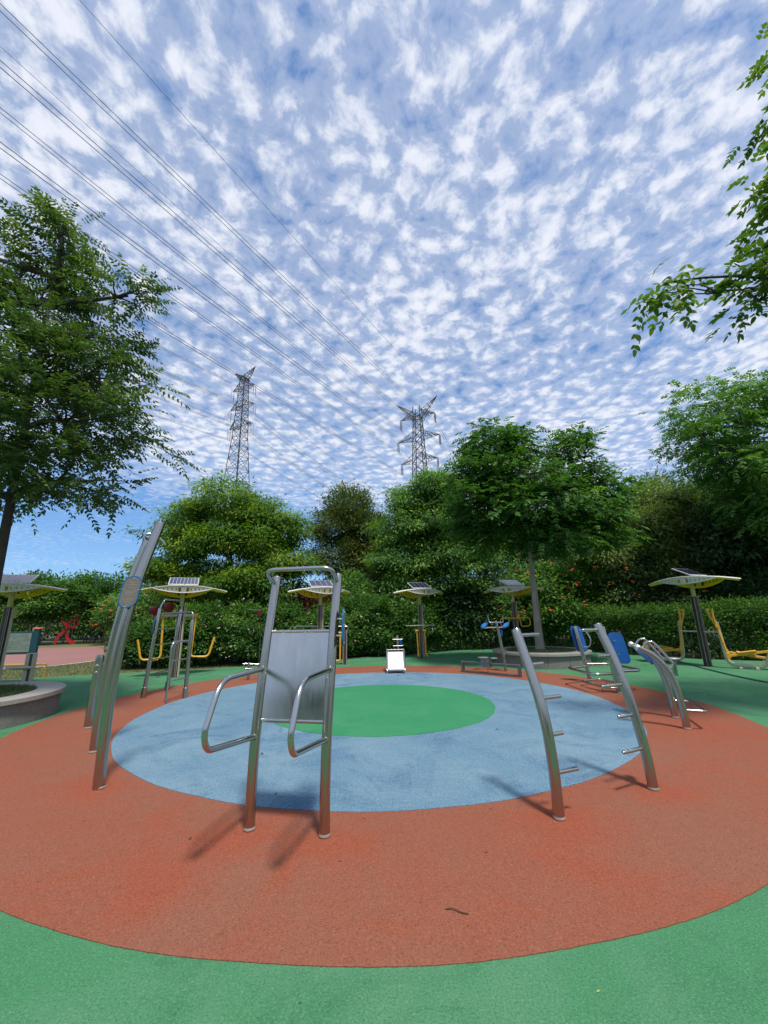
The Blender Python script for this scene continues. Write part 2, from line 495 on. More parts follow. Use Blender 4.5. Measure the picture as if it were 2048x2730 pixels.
class MB:
    def __init__(s):
        s.v = []
        s.f = []

    def add(s, verts, faces):
        o = len(s.v)
        s.v.extend([tuple(map(float, p)) for p in verts])
        s.f.extend([tuple(i + o for i in f) for f in faces])
        return s

    def tube(s, path, r, n=14, closed=False, cap=True):
        P = [np.array(p, float) for p in path]
        m = len(P)
        rr = r if isinstance(r, (list, tuple, np.ndarray)) else [r] * m
        T = []
        for i in range(m):
            if closed:
                t = P[(i + 1) % m] - P[i - 1]
            else:
                t = P[min(i + 1, m - 1)] - P[max(i - 1, 0)]
            T.append(t / (np.linalg.norm(t) + 1e-12))
        up = np.array([0, 0, 1.0])
        if abs(T[0] @ up) > 0.9:
            up = np.array([1.0, 0, 0])
        u = np.cross(T[0], up)
        u /= np.linalg.norm(u)
        V = []
        for i in range(m):
            u = u - T[i] * (u @ T[i])
            u /= np.linalg.norm(u)
            w = np.cross(T[i], u)
            for k in range(n):
                a = 2 * math.pi * k / n
                V.append(P[i] + rr[i] * (math.cos(a) * u + math.sin(a) * w))
        F = []
        seg = m if closed else m - 1
        for i in range(seg):
            for k in range(n):
                a, b = i * n + k, i * n + (k + 1) % n
                c, d = ((i + 1) % m) * n + (k + 1) % n, ((i + 1) % m) * n + k
                F.append((a, b, c, d))
        if cap and not closed:
            F.append(tuple(range(n - 1, -1, -1)))
            F.append(tuple((m - 1) * n + k for k in range(n)))
        return s.add(V, F)

    def cyl(s, a, b, r, n=14, r2=None):
        return s.tube([a, b], [r, r if r2 is None else r2], n)

    def box(s, c, size, ax=None, ch=0.0):
        """box with chamfered edges; ax = three axis vectors"""
        c = np.array(c, float)
        h = np.array(size, float) / 2
        A = np.eye(3) if ax is None else np.array(ax, float)
        ch = min(ch, h.min() * 0.6)
        if ch <= 0:
            V = [c + A.T @ (h * [x, y, z]) for x in (-1, 1) for y in (-1, 1) for z in (-1, 1)]
            return s.add(V, [(0, 1, 3, 2), (4, 6, 7, 5), (0, 4, 5, 1), (2, 3, 7, 6), (0, 2, 6, 4), (1, 5, 7, 3)])
        V, idx = [], {}
        for x in (-1, 1):
            for y in (-1, 1):
                for z in (-1, 1):
                    for k in range(3):
                        q = h.copy() - ch
                        q[k] = h[k]
                        idx[(x, y, z, k)] = len(V)
                        V.append(c + A.T @ (q * [x, y, z]))
        F = []
        for k in range(3):
            i, j = (k + 1) % 3, (k + 2) % 3
            for sgn in (-1, 1):
                quad = []
                for a, b in ((-1, -1), (1, -1), (1, 1), (-1, 1)):
                    t = [0, 0, 0]
                    t[k], t[i], t[j] = sgn, a, b
                    quad.append(idx[(*t, k)])
                F.append(tuple(quad if sgn > 0 else quad[::-1]))
            for a in (-1, 1):
                for b in (-1, 1):
                    t0, t1 = [0, 0, 0], [0, 0, 0]
                    t0[i], t0[j], t0[k] = a, b, -1
                    t1[i], t1[j], t1[k] = a, b, 1
                    q = (idx[(*t0, i)], idx[(*t1, i)], idx[(*t1, j)], idx[(*t0, j)])
                    F.append(q if a * b > 0 else q[::-1])
        for x in (-1, 1):
            for y in (-1, 1):
                for z in (-1, 1):
                    q = (idx[(x, y, z, 0)], idx[(x, y, z, 1)], idx[(x, y, z, 2)])
                    F.append(q if x * y * z > 0 else q[::-1])
        return s.add(V, F)

    def plate(s, outline, o, e1, e2, th):
        """outline (a,b) extruded along e1 x e2 by th, centred"""
        o, e1, e2 = (np.array(x, float) for x in (o, e1, e2))
        nn = np.cross(e1, e2)
        nn /= np.linalg.norm(nn)
        m = len(outline)
        V = [o + a * e1 + b * e2 + nn * th / 2 for a, b in outline] + [o + a * e1 + b * e2 - nn * th / 2 for a, b in outline]
        F = [tuple(range(m)), tuple(range(2 * m - 1, m - 1, -1))]
        for i in range(m):
            j = (i + 1) % m
            F.append((i, i + m, j + m, j))
        return s.add(V, F)

    def lathe(s, prof, c, n=24):
        c = np.array(c, float)
        V, F = [], []
        for r, z in prof:
            for k in range(n):
                a = 2 * math.pi * k / n
                V.append(c + [r * math.cos(a), r * math.sin(a), z])
        for i in range(len(prof) - 1):
            for k in range(n):
                F.append((i * n + k, i * n + (k + 1) % n, (i + 1) * n + (k + 1) % n, (i + 1) * n + k))
        return s.add(V, F)

    def ball(s, c, r, n=10, m=6, sc=(1, 1, 1)):
        c = np.array(c, float)
        V = [c + np.array([0, 0, r]) * sc]
        for i in range(1, m):
            th = math.pi * i / m
            for k in range(n):
                a = 2 * math.pi * k / n
                V.append(c + r * np.array([math.sin(th) * math.cos(a), math.sin(th) * math.sin(a), math.cos(th)]) * sc)
        V.append(c - np.array([0, 0, r]) * sc)
        F = [(0, 1 + k, 1 + (k + 1) % n) for k in range(n)]
        for i in range(m - 2):
            for k in range(n):
                a, b = 1 + i * n + k, 1 + i * n + (k + 1) % n
                F.append((a, a + n, b + n, b))
        last = 1 + (m - 1) * n
        F += [(last, last - n + (k + 1) % n, last - n + k) for k in range(n)]
        return s.add(V, F)

    def build(s, name, material, parent=None, smooth=True, label=None, origin=None):
        """parent: an Empty, or a part below one; vertices are given in world space"""
        if parent is not None:
            root = parent
            while root.parent is not None:
                root = root.parent
            off = np.array(root.location)
        else:
            off = np.array(origin if origin is not None else (0, 0, 0), float)
        me = bpy.data.meshes.new(name)
        V = (np.array(s.v) - off).tolist()
        me.from_pydata(V, [], s.f)
        me.materials.append(MATS[material])
        if smooth:
            me.polygons.foreach_set('use_smooth', [True] * len(me.polygons))
            me.set_sharp_from_angle(angle=R(38))
        me.update()
        o = bpy.data.objects.new(name, me)
        COL.objects.link(o)
        if parent is not None:
            o.parent = parent
        else:
            o.location = off
        if label:
            o['label'] = label
        return o


def tubepart(name, path, r, m, parent, n=14, closed=False):
    return MB().tube(path, r, n, closed).build(name, m, parent)


def numpy_mesh(name, verts, quads, material, tint=None, parent=None, off=(0, 0, 0)):
    me = bpy.data.meshes.new(name)
    nv, nf = len(verts), len(quads)
    k = quads.shape[1]
    me.vertices.add(nv)
    me.vertices.foreach_set('co', (verts - np.array(off)).astype(np.float32).ravel())
    me.loops.add(nf * k)
    me.loops.foreach_set('vertex_index', quads.astype(np.int32).ravel())
    me.polygons.add(nf)
    me.polygons.foreach_set('loop_start', (np.arange(nf) * k).astype(np.int32))
    if tint is not None:
        at = me.attributes.new('tint', 'FLOAT', 'POINT')
        at.data.foreach_set('value', tint.astype(np.float32))
    me.materials.append(MATS[material])
    me.update(calc_edges=True)
    o = bpy.data.objects.new(name, me)
    COL.objects.link(o)
    if parent is not None:
        o.parent = parent
    return o


def unit(a):
    return a / (np.linalg.norm(a, axis=-1, keepdims=True) + 1e-9)


def leaf_geometry(pos, d, n, L, W, oval=False, fold=0.12):
    """pos base, d direction along, n approx normal; returns verts, quads"""
    d = unit(d)
    s = unit(np.cross(d, n))
    n = np.cross(s, d)
    L = L[:, None]
    W = W[:, None]
    if not oval:
        V = np.stack([pos, pos + d * L * 0.45 + s * W * 0.5 - n * W * fold, pos + d * L, pos + d * L * 0.45 - s * W * 0.5 - n * W * fold], 1)
        N = len(pos)
        F = np.arange(N * 4).reshape(N, 4)
        return V.reshape(-1, 3), F, 4
    V = np.stack([pos, pos + d * L * 0.26 + s * W * 0.5 - n * W * fold, pos + d * L * 0.66 + s * W * 0.40 - n * (W * fold + L * 0.04),
                  pos + d * L - n * L * 0.10,
                  pos + d * L * 0.66 - s * W * 0.40 - n * (W * fold + L * 0.04), pos + d * L * 0.26 - s * W * 0.5 - n * W * fold], 1)
    N = len(pos)
    b = np.arange(N)[:, None] * 6
    F = np.concatenate([b + [[0, 1, 2, 3]], b + [[0, 3, 4, 5]]], 0)
    return V.reshape(-1, 3), F, 6


def rand_dirs(n, up=0.0):
    v = unit(rng.normal(size=(n, 3)))
    if up:
        v[:, 2] = v[:, 2] * (1 - up) + up * np.abs(v[:, 2])
        v = unit(v)
    return v


def clump_centres(lobes, count, inner=0.55, up=0.25, zmin=None, jitter=0.12):
    vol = np.array([(r[0] * r[1] + r[1] * r[2] + r[0] * r[2]) for c, r in lobes])
    cnt = np.maximum(3, (vol / vol.sum() * count).astype(int))
    C, O, K = [], [], []
    for i, ((c, r), m) in enumerate(zip(lobes, cnt)):
        d = rand_dirs(m, up)
        rad = inner + (1 - inner) * rng.random(m) ** 0.6
        rad = rad * (1 + rng.normal(size=m) * jitter)
        P = np.array(c) + d * rad[:, None] * np.array(r)
        C.append(P)
        O.append(unit(d / np.array(r)))
        K.append(np.full(m, i))
    C, O, K = np.concatenate(C), np.concatenate(O), np.concatenate(K)
    if zmin is not None:
        k = C[:, 2] > zmin
        C, O, K = C[k], O[k], K[k]
    return C, O, K


def foliage(C, O, per, spread, flat, L, W, oval=False, droop=0.3, tint_top=0.35, zspan=None):
    """simple leaves scattered in flattened clumps; young paler leaves at some clump tips"""
    n = len(C)
    idx = np.repeat(np.arange(n), per)
    m = len(idx)
    g = rng.normal(size=(m, 3)) * np.array([1, 1, flat]) * spread
    P = C[idx] + g
    d = unit(unit(g) * 0.8 + O[idx] * 0.5 + rng.normal(size=(m, 3)) * 0.45 + np.array([0, 0, -droop]))
    nn = unit(np.array([0, 0, 1.0]) + O[idx] * 0.55 + rng.normal(size=(m, 3)) * 0.42)
    Ls = L * rng.uniform(0.65, 1.25, m)
    V, F, k = leaf_geometry(P, d, nn, Ls, Ls * (W / L), oval)
    cl = np.clip(rng.normal(0.42, 0.26, n), 0, 1)
    young = (rng.random(n) < tint_top * 0.35) * rng.uniform(0.2, 0.5, n)
    t = np.clip(cl[idx] + young[idx] + rng.normal(0, 0.12, m), 0, 1)
    return V, F, np.repeat(t, k)


def pinnate(C, O, shoots, rl, pairs, L, W, spread, droop=0.35):
    """shoots of compound leaves: leaflets in two ranks along a drooping stalk"""
    n = len(C)
    idx = np.repeat(np.arange(n), shoots)
    m = len(idx)
    P0 = C[idx] + rng.normal(size=(m, 3)) * np.array([1, 1, 0.45]) * spread
    ax = O[idx] * np.array([1, 1, 0.35]) + rng.normal(size=(m, 3)) * np.array([0.75, 0.75, 0.28])
    ax = unit(ax)
    side = unit(np.cross(ax, np.array([0, 0, 1.0])) + 1e-4)
    nrm = unit(np.cross(side, ax) + rng.normal(size=(m, 3)) * 0.25)
    side = unit(np.cross(ax, nrm))
    ln = rl * rng.uniform(0.6, 1.2, m)
    Pp, Dd, Nn, Ll, Tt = [], [], [], [], []
    ct = np.clip(rng.normal(0.40, 0.17, n), 0, 1)[idx] + (rng.random(m) < 0.08) * 0.35
    for j in range(pairs):
        t = (j + 0.7) / pairs
        q = P0 + ax * (ln * t)[:, None] + np.array([0, 0, -1.0]) * (ln * droop * t * t)[:, None]
        for sg in (-1, 1):
            d = unit(ax * 0.55 + side * sg * 0.85 + np.array([0, 0, -0.35]) + rng.normal(size=(m, 3)) * 0.16)
            Pp.append(q)
            Dd.append(d)
            Nn.append(nrm + rng.normal(size=(m, 3)) * 0.22)
            Ll.append(L * rng.uniform(0.75, 1.2, m) * (1.0 - 0.35 * abs(t - 0.5)))
            Tt.append(ct + rng.normal(0, 0.08, m))
    q = P0 + ax * ln[:, None] + np.array([0, 0, -1.0]) * (ln * droop)[:, None]
    Pp.append(q)
    Dd.append(unit(ax + np.array([0, 0, -0.5])))
    Nn.append(nrm)
    Ll.append(L * rng.uniform(0.75, 1.2, m))
    Tt.append(ct)
    Pp, Dd, Nn, Ll, Tt = map(np.concatenate, (Pp, Dd, Nn, Ll, Tt))
    V, F, k = leaf_geometry(Pp, Dd, Nn, Ll, Ll * (W / L), True)
    return V, F, np.repeat(np.clip(Tt, 0, 1), k)


def limb(mb, a, b, r0, r1, sag=0.12, n=8, sides=7, wob=0.05):
    a, b = np.array(a, float), np.array(b, float)
    ln = np.linalg.norm(b - a)
    pts, rr = [], []
    w = rng.normal(size=3) * wob * ln
    for i in range(n + 1):
        t = i / n
        p = a * (1 - t) + b * t + np.array([0, 0, 1]) * sag * ln * math.sin(math.pi * t) * 0.5 + w * math.sin(math.pi * t)
        pts.append(p)
        rr.append(r0 + (r1 - r0) * t)
    mb.tube(pts, rr, sides)
    return pts


def tree(name, label, base, lobes, fol, leafm, barkm='bark', trunk_r=0.12, fork=None, twigs=5, group=None, lean=(0, 0), cat='tree',
         crown='crown', extra=None):
    base = np.array(base, float)
    root = thing(name, label, cat, tuple(base), group)
    C, O, K = fol['centres']
    mb = MB()
    zs = [c[2] for c, r in lobes]
    fork = fork if fork is not None else base[2] + (min(zs) - base[2]) * 0.75
    top = np.array([np.mean([c[0] for c, r in lobes]) * 0.5 + base[0] * 0.5, np.mean([c[1] for c, r in lobes]) * 0.5 + base[1] * 0.5, max(zs)])
    fp = base + (top - base) * ((fork - base[2]) / max(0.01, top[2] - base[2])) * np.array([0.25, 0.25, 1])
    tp = [base, base * 0.8 + fp * 0.2 + np.array([lean[0], lean[1], 0]) * 0.3, base * 0.4 + fp * 0.6 + np.array([lean[0], lean[1], 0]), fp, fp * 0.5 + top * 0.5, top]
    tp = spline(tp, 5)
    rr = [trunk_r * (1.25 if i == 0 else 1.0) * (1 - 0.86 * i / (len(tp) - 1)) for i in range(len(tp))]
    mb.tube(tp, rr, 12)
    mb.build('trunk', barkm, root)
    mb = MB()
    for i, (c, r) in enumerate(lobes):
        c = np.array(c, float)
        z0 = max(fork, min(c[2] - 0.35 * np.linalg.norm((c - base)[:2]), top[2] - 0.3))
        s = min(tp, key=lambda p: abs(p[2] - z0))
        limb(mb, s, c, trunk_r * 0.42, trunk_r * 0.16)
        ci = C[K == i]
        if len(ci):
            for q in ci[rng.choice(len(ci), min(twigs, len(ci)), replace=False)]:
                limb(mb, c * 0.85 + s * 0.15, q, trunk_r * 0.15, 0.006, n=5, sides=5)
    lm = mb.build('limbs', barkm, root)
    lm['kind'] = 'stuff'
    V, F, T = fol['mesh']
    cr = numpy_mesh(crown, V, F, leafm, T, root, base)
    cr['kind'] = 'stuff'
    if extra:
        extra(root)
    return root


def merge(parts):
    Vs, Fs, Ts, o = [], [], [], 0
    for V, F, T in parts:
        Vs.append(V)
        Fs.append(F + o)
        Ts.append(T)
        o += len(V)
    return np.concatenate(Vs), np.concatenate(Fs), np.concatenate(Ts)


# ================================================================== SETTING
def sheet(name, outline, z, material, label=None):
    mb = MB()
    mb.add([(x, y, z) for x, y in outline], [tuple(range(len(outline)))])
    o = mb.build(name, material, None, smooth=False)
    o['kind'] = 'structure'
    return o


def disc(name, r, z, material, n=900):
    """poured disc with a ragged, slightly wandering rim and a thin visible edge"""
    V, ph = [], r * 3.1
    for k in range(n):
        a = 2 * math.pi * k / n
        q = r + 0.007 * math.sin(7 * a + ph) + 0.005 * math.sin(23 * a + ph) + random.gauss(0, 0.0012)
        V.append((CX + q * math.cos(a), CY + q * math.sin(a), z))
    V += [(x, y, z - 0.0045) for x, y, _ in V]
    F = [tuple(range(n))] + [(k, k + n, (k + 1) % n + n, (k + 1) % n) for k in range(n)]
    o = MB().add(V, F).build(name, material, None, smooth=False)
    o['kind'] = 'structure'


CX, CY = -0.12, 7.99
sheet('ground', [(1500 * math.cos(a), 1500 * math.sin(a)) for a in [2 * math.pi * k / 64 for k in range(64)]], -0.03, 'ground_soil')
green_edge = [(-9.5, -9), (13, -9), (15, 5), (14.2, 9.5), (13.0, 11.6), (11.6, 13.1), (10.3, 13.7), (9.7, 14.6), (8.9, 15.9), (8.0, 17.0),
              (6.5, 18.5), (5.0, 19.1), (3.2, 18.9), (2.0, 17.9), (0.9, 17.1), (-0.4, 16.7), (-1.6, 16.3), (-3.2, 15.3), (-4.8, 14.2), (-6.3, 13.5),
              (-7.8, 13.2), (-8.8, 12.85), (-10.0, 12.5), (-12.5, 11.6), (-15, 10), (-17, 6)]
sheet('rubber_paving', green_edge, 0.0, 'rubber_green')
disc('red_ring_paving', 5.648, 0.004, 'rubber_red')
disc('blue_ring_paving', 4.130, 0.008, 'rubber_blue')
disc('green_disc_paving', 2.038, 0.012, 'rubber_core')
lawn_o = [(-40, 2), (-17, 6.05), (-15, 10.05), (-12.5, 11.65), (-10.0, 12.55), (-8.8, 12.9), (-7.8, 13.25), (-6.3, 13.55), (-4.8, 14.25), (-4.5, 16), (-6, 22), (-6, 34), (-45, 34)]
sheet('lawn', lawn_o, -0.014, 'lawn')
near_edge = spline([(-34, 6, 0), (-22, 9.5, 0), (-16.5, 12, 0), (-12.7, 15, 0), (-11.7, 18, 0), (-11.2, 22, 0), (-11.0, 25.5, 0)], 6)
far_edge = spline([(-12, 26.6, 0), (-17.5, 26.2, 0), (-22, 25.6, 0), (-30, 23.5, 0), (-40, 19, 0)], 6)
sheet('running_path', [(p[0], p[1]) for p in near_edge] + [(p[0], p[1]) for p in far_edge], -0.008, 'path_red')
mb = MB()
for a, b in zip(near_edge[:-1], near_edge[1:]):
    t = unit(np.array(b) - np.array(a))
    nn = np.array([-t[1], t[0], 0]) * 0.07
    mb.add([a - nn + [0, 0, -0.003], a + nn + [0, 0, -0.003], b + nn + [0, 0, -0.003], b - nn + [0, 0, -0.003]], [(0, 1, 2, 3)])
o = mb.build('path_edge_line', 'edge_white', None, smooth=False)
o['kind'] = 'structure'


def blades(name, pts, h, parent=None, off=(0, 0, 0)):
    n = len(pts)
    a = rng.random(n) * 2 * math.pi
    d = np.stack([np.cos(a), np.sin(a), np.zeros(n)], 1)
    lean = rng.normal(size=(n, 3)) * 0.35
    lean[:, 2] = 1
    hh = (h * rng.uniform(0.5, 1.3, n))[:, None]
    V = np.stack([pts - d * 0.006, pts + d * 0.006, pts + lean * hh], 1).reshape(-1, 3)
    o = numpy_mesh(name, V, np.arange(3 * n).reshape(n, 3), 'grass_blade', None, parent, off)
    o['kind'] = 'stuff'
    return o


# ================================================================== TREES AND SHRUBS
def lob(*a):
    return [((x, y, z), (rx, ry, rz)) for x, y, z, rx, ry, rz in a]


# --- left tree in planter
LB = (-7.02, 7.22, 0.36)
lobes = lob((-7.3, 7.3, 6.6, 1.5, 1.8, 0.8), (-6.0, 7.0, 5.3, 1.55, 1.6, 0.42), (-5.9, 7.2, 6.45, 1.2, 1.4, 0.32), (-5.55, 7.3, 8.5, 0.75, 0.7, 0.22), (-6.4, 7.4, 7.5, 0.9, 0.9, 0.3),
            (-7.3, 7.5, 9.8, 0.5, 0.6, 0.7), (-7.35, 7.5, 10.4, 0.35, 0.5, 0.7), (-7.4, 7.5, 9.4, 0.6, 0.8, 0.6), (-7.6, 7.4, 8.5, 0.8, 0.9, 0.6), (-9.4, 7.4, 10.0, 0.8, 0.9, 0.5), (-9.2, 7.2, 5.4, 1.7, 1.7, 0.5), (-9.6, 7.3, 7.3, 1.4, 1.5, 0.5), (-8.8, 7.3, 8.8, 0.7, 0.8, 0.3),
            (-7.2, 6.3, 4.75, 1.6, 1.1, 0.35), (-6.3, 7.4, 4.25, 1.3, 1.4, 0.3), (-8.4, 7.2, 4.2, 1.3, 1.3, 0.3))
cc = clump_centres(lobes, 360, 0.3, 0.1)
tree('pinnate_tree', 'tall dark green tree with feathery leaves growing from the left round planter', LB, lobes,
     dict(centres=cc, mesh=pinnate(*cc[:2], 9, 0.62, 8, 0.105, 0.046, 0.16, 0.12)), 'leaf_pinnate', 'bark_dark', 0.16, fork=3.3, twigs=12)

# --- right overhanging tree (trunk outside the frame)
RB = (8.9, 5.2, 0.0)
lobes = lob((5.4, 5.2, 6.40, 0.75, 0.5, 0.2), (6.2, 5.3, 6.7, 0.7, 0.8, 0.40), (6.9, 5.2, 6.9, 0.8, 0.9, 0.5), (6.85, 5.2, 8.1, 0.6, 0.8, 0.5), (6.95, 5.2, 9.0, 0.6, 0.6, 0.7), (7.4, 5.2, 10.3, 0.6, 0.7, 0.8),
            (8.9, 5.2, 8.5, 1.5, 1.6, 2.2), (8.3, 5.2, 11.8, 0.7, 0.8, 0.5), (9.7, 5.2, 6.5, 1.3, 1.4, 0.9), (4.55, 5.1, 6.5, 0.35, 0.3, 0.15))
cc = clump_centres(lobes, 135, 0.3, 0.1)
tree('overhanging_tree', 'tree reaching leafy branches in from the right edge against the sky', RB, lobes,
     dict(centres=cc, mesh=pinnate(*cc[:2], 9, 0.34, 4, 0.135, 0.064, 0.18, 0.55)), 'leaf_sunny', 'bark_dark', 0.09, fork=4.4, twigs=8)

# --- main tree in right planter
MBASE = (4.92, 13.5, 0.36)
lobes = lob((3.85, 13.5, 7.55, 0.85, 1.0, 0.75), (4.75, 13.6, 7.35, 0.65, 0.9, 0.55), (6.75, 13.5, 7.25, 0.60, 0.8, 0.75), (5.0, 13.6, 6.2, 1.7, 1.7, 0.6), (7.2, 13.5, 6.25, 0.8, 1.0, 0.35), (7.75, 13.5, 5.55, 0.75, 1.0, 0.32),
            (3.3, 13.3, 6.35, 0.85, 1.2, 0.45), (2.95, 13.3, 5.5, 0.7, 1.0, 0.35), (5.0, 12.8, 5.0, 1.8, 1.5, 0.55), (6.8, 13.3, 4.8, 1.15, 1.3, 0.42), (4.3, 13.8, 4.3, 1.4, 1.5, 0.45), (3.5, 13.2, 4.7, 0.95, 1.2, 0.4), (6.0, 13.2, 3.95, 1.3, 1.2, 0.35), (7.2, 13.4, 4.1, 0.7, 0.9, 0.3))
cc = clump_centres(lobes, 800, 0.45, 0.2, jitter=0.18)
tree('planter_tree', 'broad dark green tree with bare grey trunk in the right round planter', MBASE, lobes,
     dict(centres=cc, mesh=pinnate(*cc[:2], 11, 0.38, 4, 0.13, 0.058, 0.24)), 'leaf_hedge', 'bark_pale', 0.155, fork=3.3, twigs=7)

# --- bright green tree
lobes = lob((-7.6, 18.5, 6.7, 1.7, 1.7, 1.35), (-6.2, 18.6, 6.0, 1.3, 1.5, 1.2), (-9.2, 18.3, 5.5, 1.35, 1.5, 1.0), (-4.9, 18.6, 5.5, 1.2, 1.4, 1.05), (-7.4, 17.6, 4.7, 2.3, 1.6, 1.0), (-4.7, 18.3, 3.9, 1.3, 1.4, 0.8), (-9.7, 18.0, 3.9, 1.3, 1.4, 0.8), (-6.8, 17.4, 3.0, 3.0, 1.4, 0.9))
cc = clump_centres(lobes, 440, 0.58, 0.3, jitter=0.15)
tree('bright_tree', 'wide bright yellow green tree beyond the steel climbing frame', (-7.2, 18.6, -0.03), lobes,
     dict(centres=cc, mesh=foliage(*cc[:2], 190, 0.30, 0.45, 0.17, 0.062, False, 0.75, 0.8)), 'leaf_bright', 'bark', 0.2, fork=1.6, twigs=4)

# --- olive tree, centre
lobes = lob((-2.1, 24, 8.0, 1.3, 1.4, 1.2), (-2.9, 24, 6.7, 1.4, 1.5, 1.2), (-1.1, 24, 6.5, 1.4, 1.5, 1.3), (-2.8, 23.8, 4.9, 1.6, 1.5, 1.1), (-0.7, 23.8, 4.8, 1.6, 1.5, 1.2), (-1.8, 23.6, 3.2, 2.2, 1.5, 1.0))
cc = clump_centres(lobes, 520, 0.6, 0.25, jitter=0.12)
tree('olive_tree', 'dense olive green evergreen tree standing between brighter trees', (-2.0, 24, -0.03), lobes,
     dict(centres=cc, mesh=foliage(*cc[:2], 140, 0.27, 0.75, 0.15, 0.07, False, 0.0, 0.9)), 'leaf_olive', 'bark_dark', 0.2, twigs=3)

# --- tree behind the planter tree, left side
lobes = lob((1.6, 20.5, 7.4, 1.2, 1.4, 0.9), (2.9, 20.4, 7.9, 1.3, 1.5, 1.1), (1.3, 20.2, 5.8, 1.6, 1.6, 1.1), (3.4, 20.2, 6.0, 1.9, 1.7, 1.2), (1.0, 20.0, 4.2, 1.7, 1.6, 1.0), (3.4, 19.8, 4.3, 2.0, 1.6, 1.1), (2.2, 19.5, 3.0, 2.2, 1.4, 0.8))
cc = clump_centres(lobes, 470, 0.58, 0.25, jitter=0.15)
tree('spreading_tree', 'layered mid green tree half hidden behind the planter tree', (2.9, 20.6, -0.03), lobes,
     dict(centres=cc, mesh=foliage(*cc[:2], 170, 0.31, 0.38, 0.17, 0.068, False, 0.6, 0.9)), 'leaf_mid', 'bark', 0.18, fork=2.6, twigs=5)

# --- pale trees at right
for i, (x, y, h, lab) in enumerate(((11.3, 18.6, 7.0, 'pale grey green bushy tree right of the planter tree'), (14.2, 19.2, 8.2, 'taller pale willow like tree beside the dark trees at right'))):
    lobes = lob((x - 0.4, y, h - 1.2, 1.3, 1.3, 1.1), (x + 1.0, y, h - 1.8, 1.4, 1.4, 1.1), (x - 1.3, y - 0.2, h - 2.8, 1.5, 1.4, 1.2), (x + 0.6, y - 0.5, h - 3.7, 2.2, 1.5, 1.3), (x, y - 0.5, 2.0, 2.3, 1.4, 1.3))
    cc = clump_centres(lobes, 420, 0.6, 0.25)
    tree('pale_tree', lab, (x, y, -0.03), lobes, dict(centres=cc, mesh=foliage(*cc[:2], 120, 0.24, 0.8, 0.15, 0.068, False, 0.5, 0.9)), 'leaf_pale', 'bark', 0.16, twigs=3)

# --- big tree at right
lobes = lob((13.6, 14.6, 9.3, 1.7, 1.9, 1.1), (12.3, 14.4, 8.0, 1.1, 1.3, 0.6), (12.9, 14.4, 6.8, 1.2, 1.3, 0.6), (15.2, 14.8, 8.4, 2.2, 2.2, 1.7), (14.7, 14.4, 6.6, 2.0, 2.0, 1.1), (14.4, 14.2, 5.4, 1.6, 1.6, 0.7), (15.6, 14.2, 5.0, 2.2, 1.8, 1.0))
cc = clump_centres(lobes, 560, 0.5, 0.2)
tree('feathery_tree', 'large feathery tree filling the right edge behind the walker machines', (14.8, 15.0, -0.03), lobes,
     dict(centres=cc, mesh=pinnate(*cc[:2], 9, 0.42, 4, 0.15, 0.060, 0.30)), 'leaf_mid', 'bark_dark', 0.22, fork=2.4, twigs=6)

# --- dark trees with visible trunks, right background
dark_spots = [(13.0, 21.2, 5.6, 'dark tree directly behind the rightmost solar canopy'), (15.6, 17.2, 6.4, 'dark tree between the walker machines and the feathery tree'), (17.6, 18.4, 8.0, 'dark tree at the far right behind the clipped hedge'),
              (8.8, 22.5, 5.2, 'dark tree filling the gap right of the planter tree trunk'), (19.5, 22.0, 9.0, 'dark tree deep in the wood at the right edge'), (16.5, 23.0, 9.0, 'tall dark tree behind the feathery tree'), (22.0, 19.0, 10.0, 'tall dark tree outside the right edge')]
for x, y, h, lab in dark_spots:
    lobes = lob((x, y, h - 1.2, 2.0, 1.8, 1.2), (x - 0.9, y - 0.3, h - 2.4, 1.7, 1.6, 1.0), (x + 1.0, y, h - 2.8, 1.7, 1.6, 1.0), (x, y + 0.6, h - 3.6, 1.9, 1.5, 0.8))
    cc = clump_centres(lobes, 260, 0.5, 0.2)
    tree('dark_tree', lab, (x, y, -0.03), lobes, dict(centres=cc, mesh=foliage(*cc[:2], 80, 0.34, 0.55, 0.22, 0.09, False, 0.4, 0.3)), 'leaf_dark', 'bark_dark', 0.2, fork=2.2, twigs=3, group='dark trees of the wood at right')

# --- distant trees
far_spots = [(-52, 62, 6.6, 'faint far tree on the skyline at the left edge'), (-44, 64, 5.8, 'far tree on the skyline just right of the left edge'), (-6.5, 44, 5.0, 'small far tree seen in the sky gap above the backrest frame'), (5.5, 30, 9.2, 'far tree rising behind the planter tree'), (10, 28, 8.5, 'far tree behind the orange flowering shrub')]
for x, y, h, lab in far_spots:
    lobes = lob((x, y, h - 1.6, 2.4, 2.0, 1.6), (x - 2.0, y, h - 2.6, 2.2, 2.0, 1.6), (x + 2.1, y, h - 2.5, 2.2, 2.0, 1.6), (x, y, h - 4, 3.4, 2, 1.8))
    cc = clump_centres(lobes, 200, 0.6, 0.25, zmin=0.4)
    tree('distant_tree', lab, (x, y, -0.03), lobes, dict(centres=cc, mesh=foliage(*cc[:2], 45, 0.4, 0.8, 0.3, 0.13, False, 0.2, 0.4)), 'leaf_olive' if x < -30 else 'leaf_mid', 'bark_dark', 0.25, twigs=2, group='trees far behind the gym')


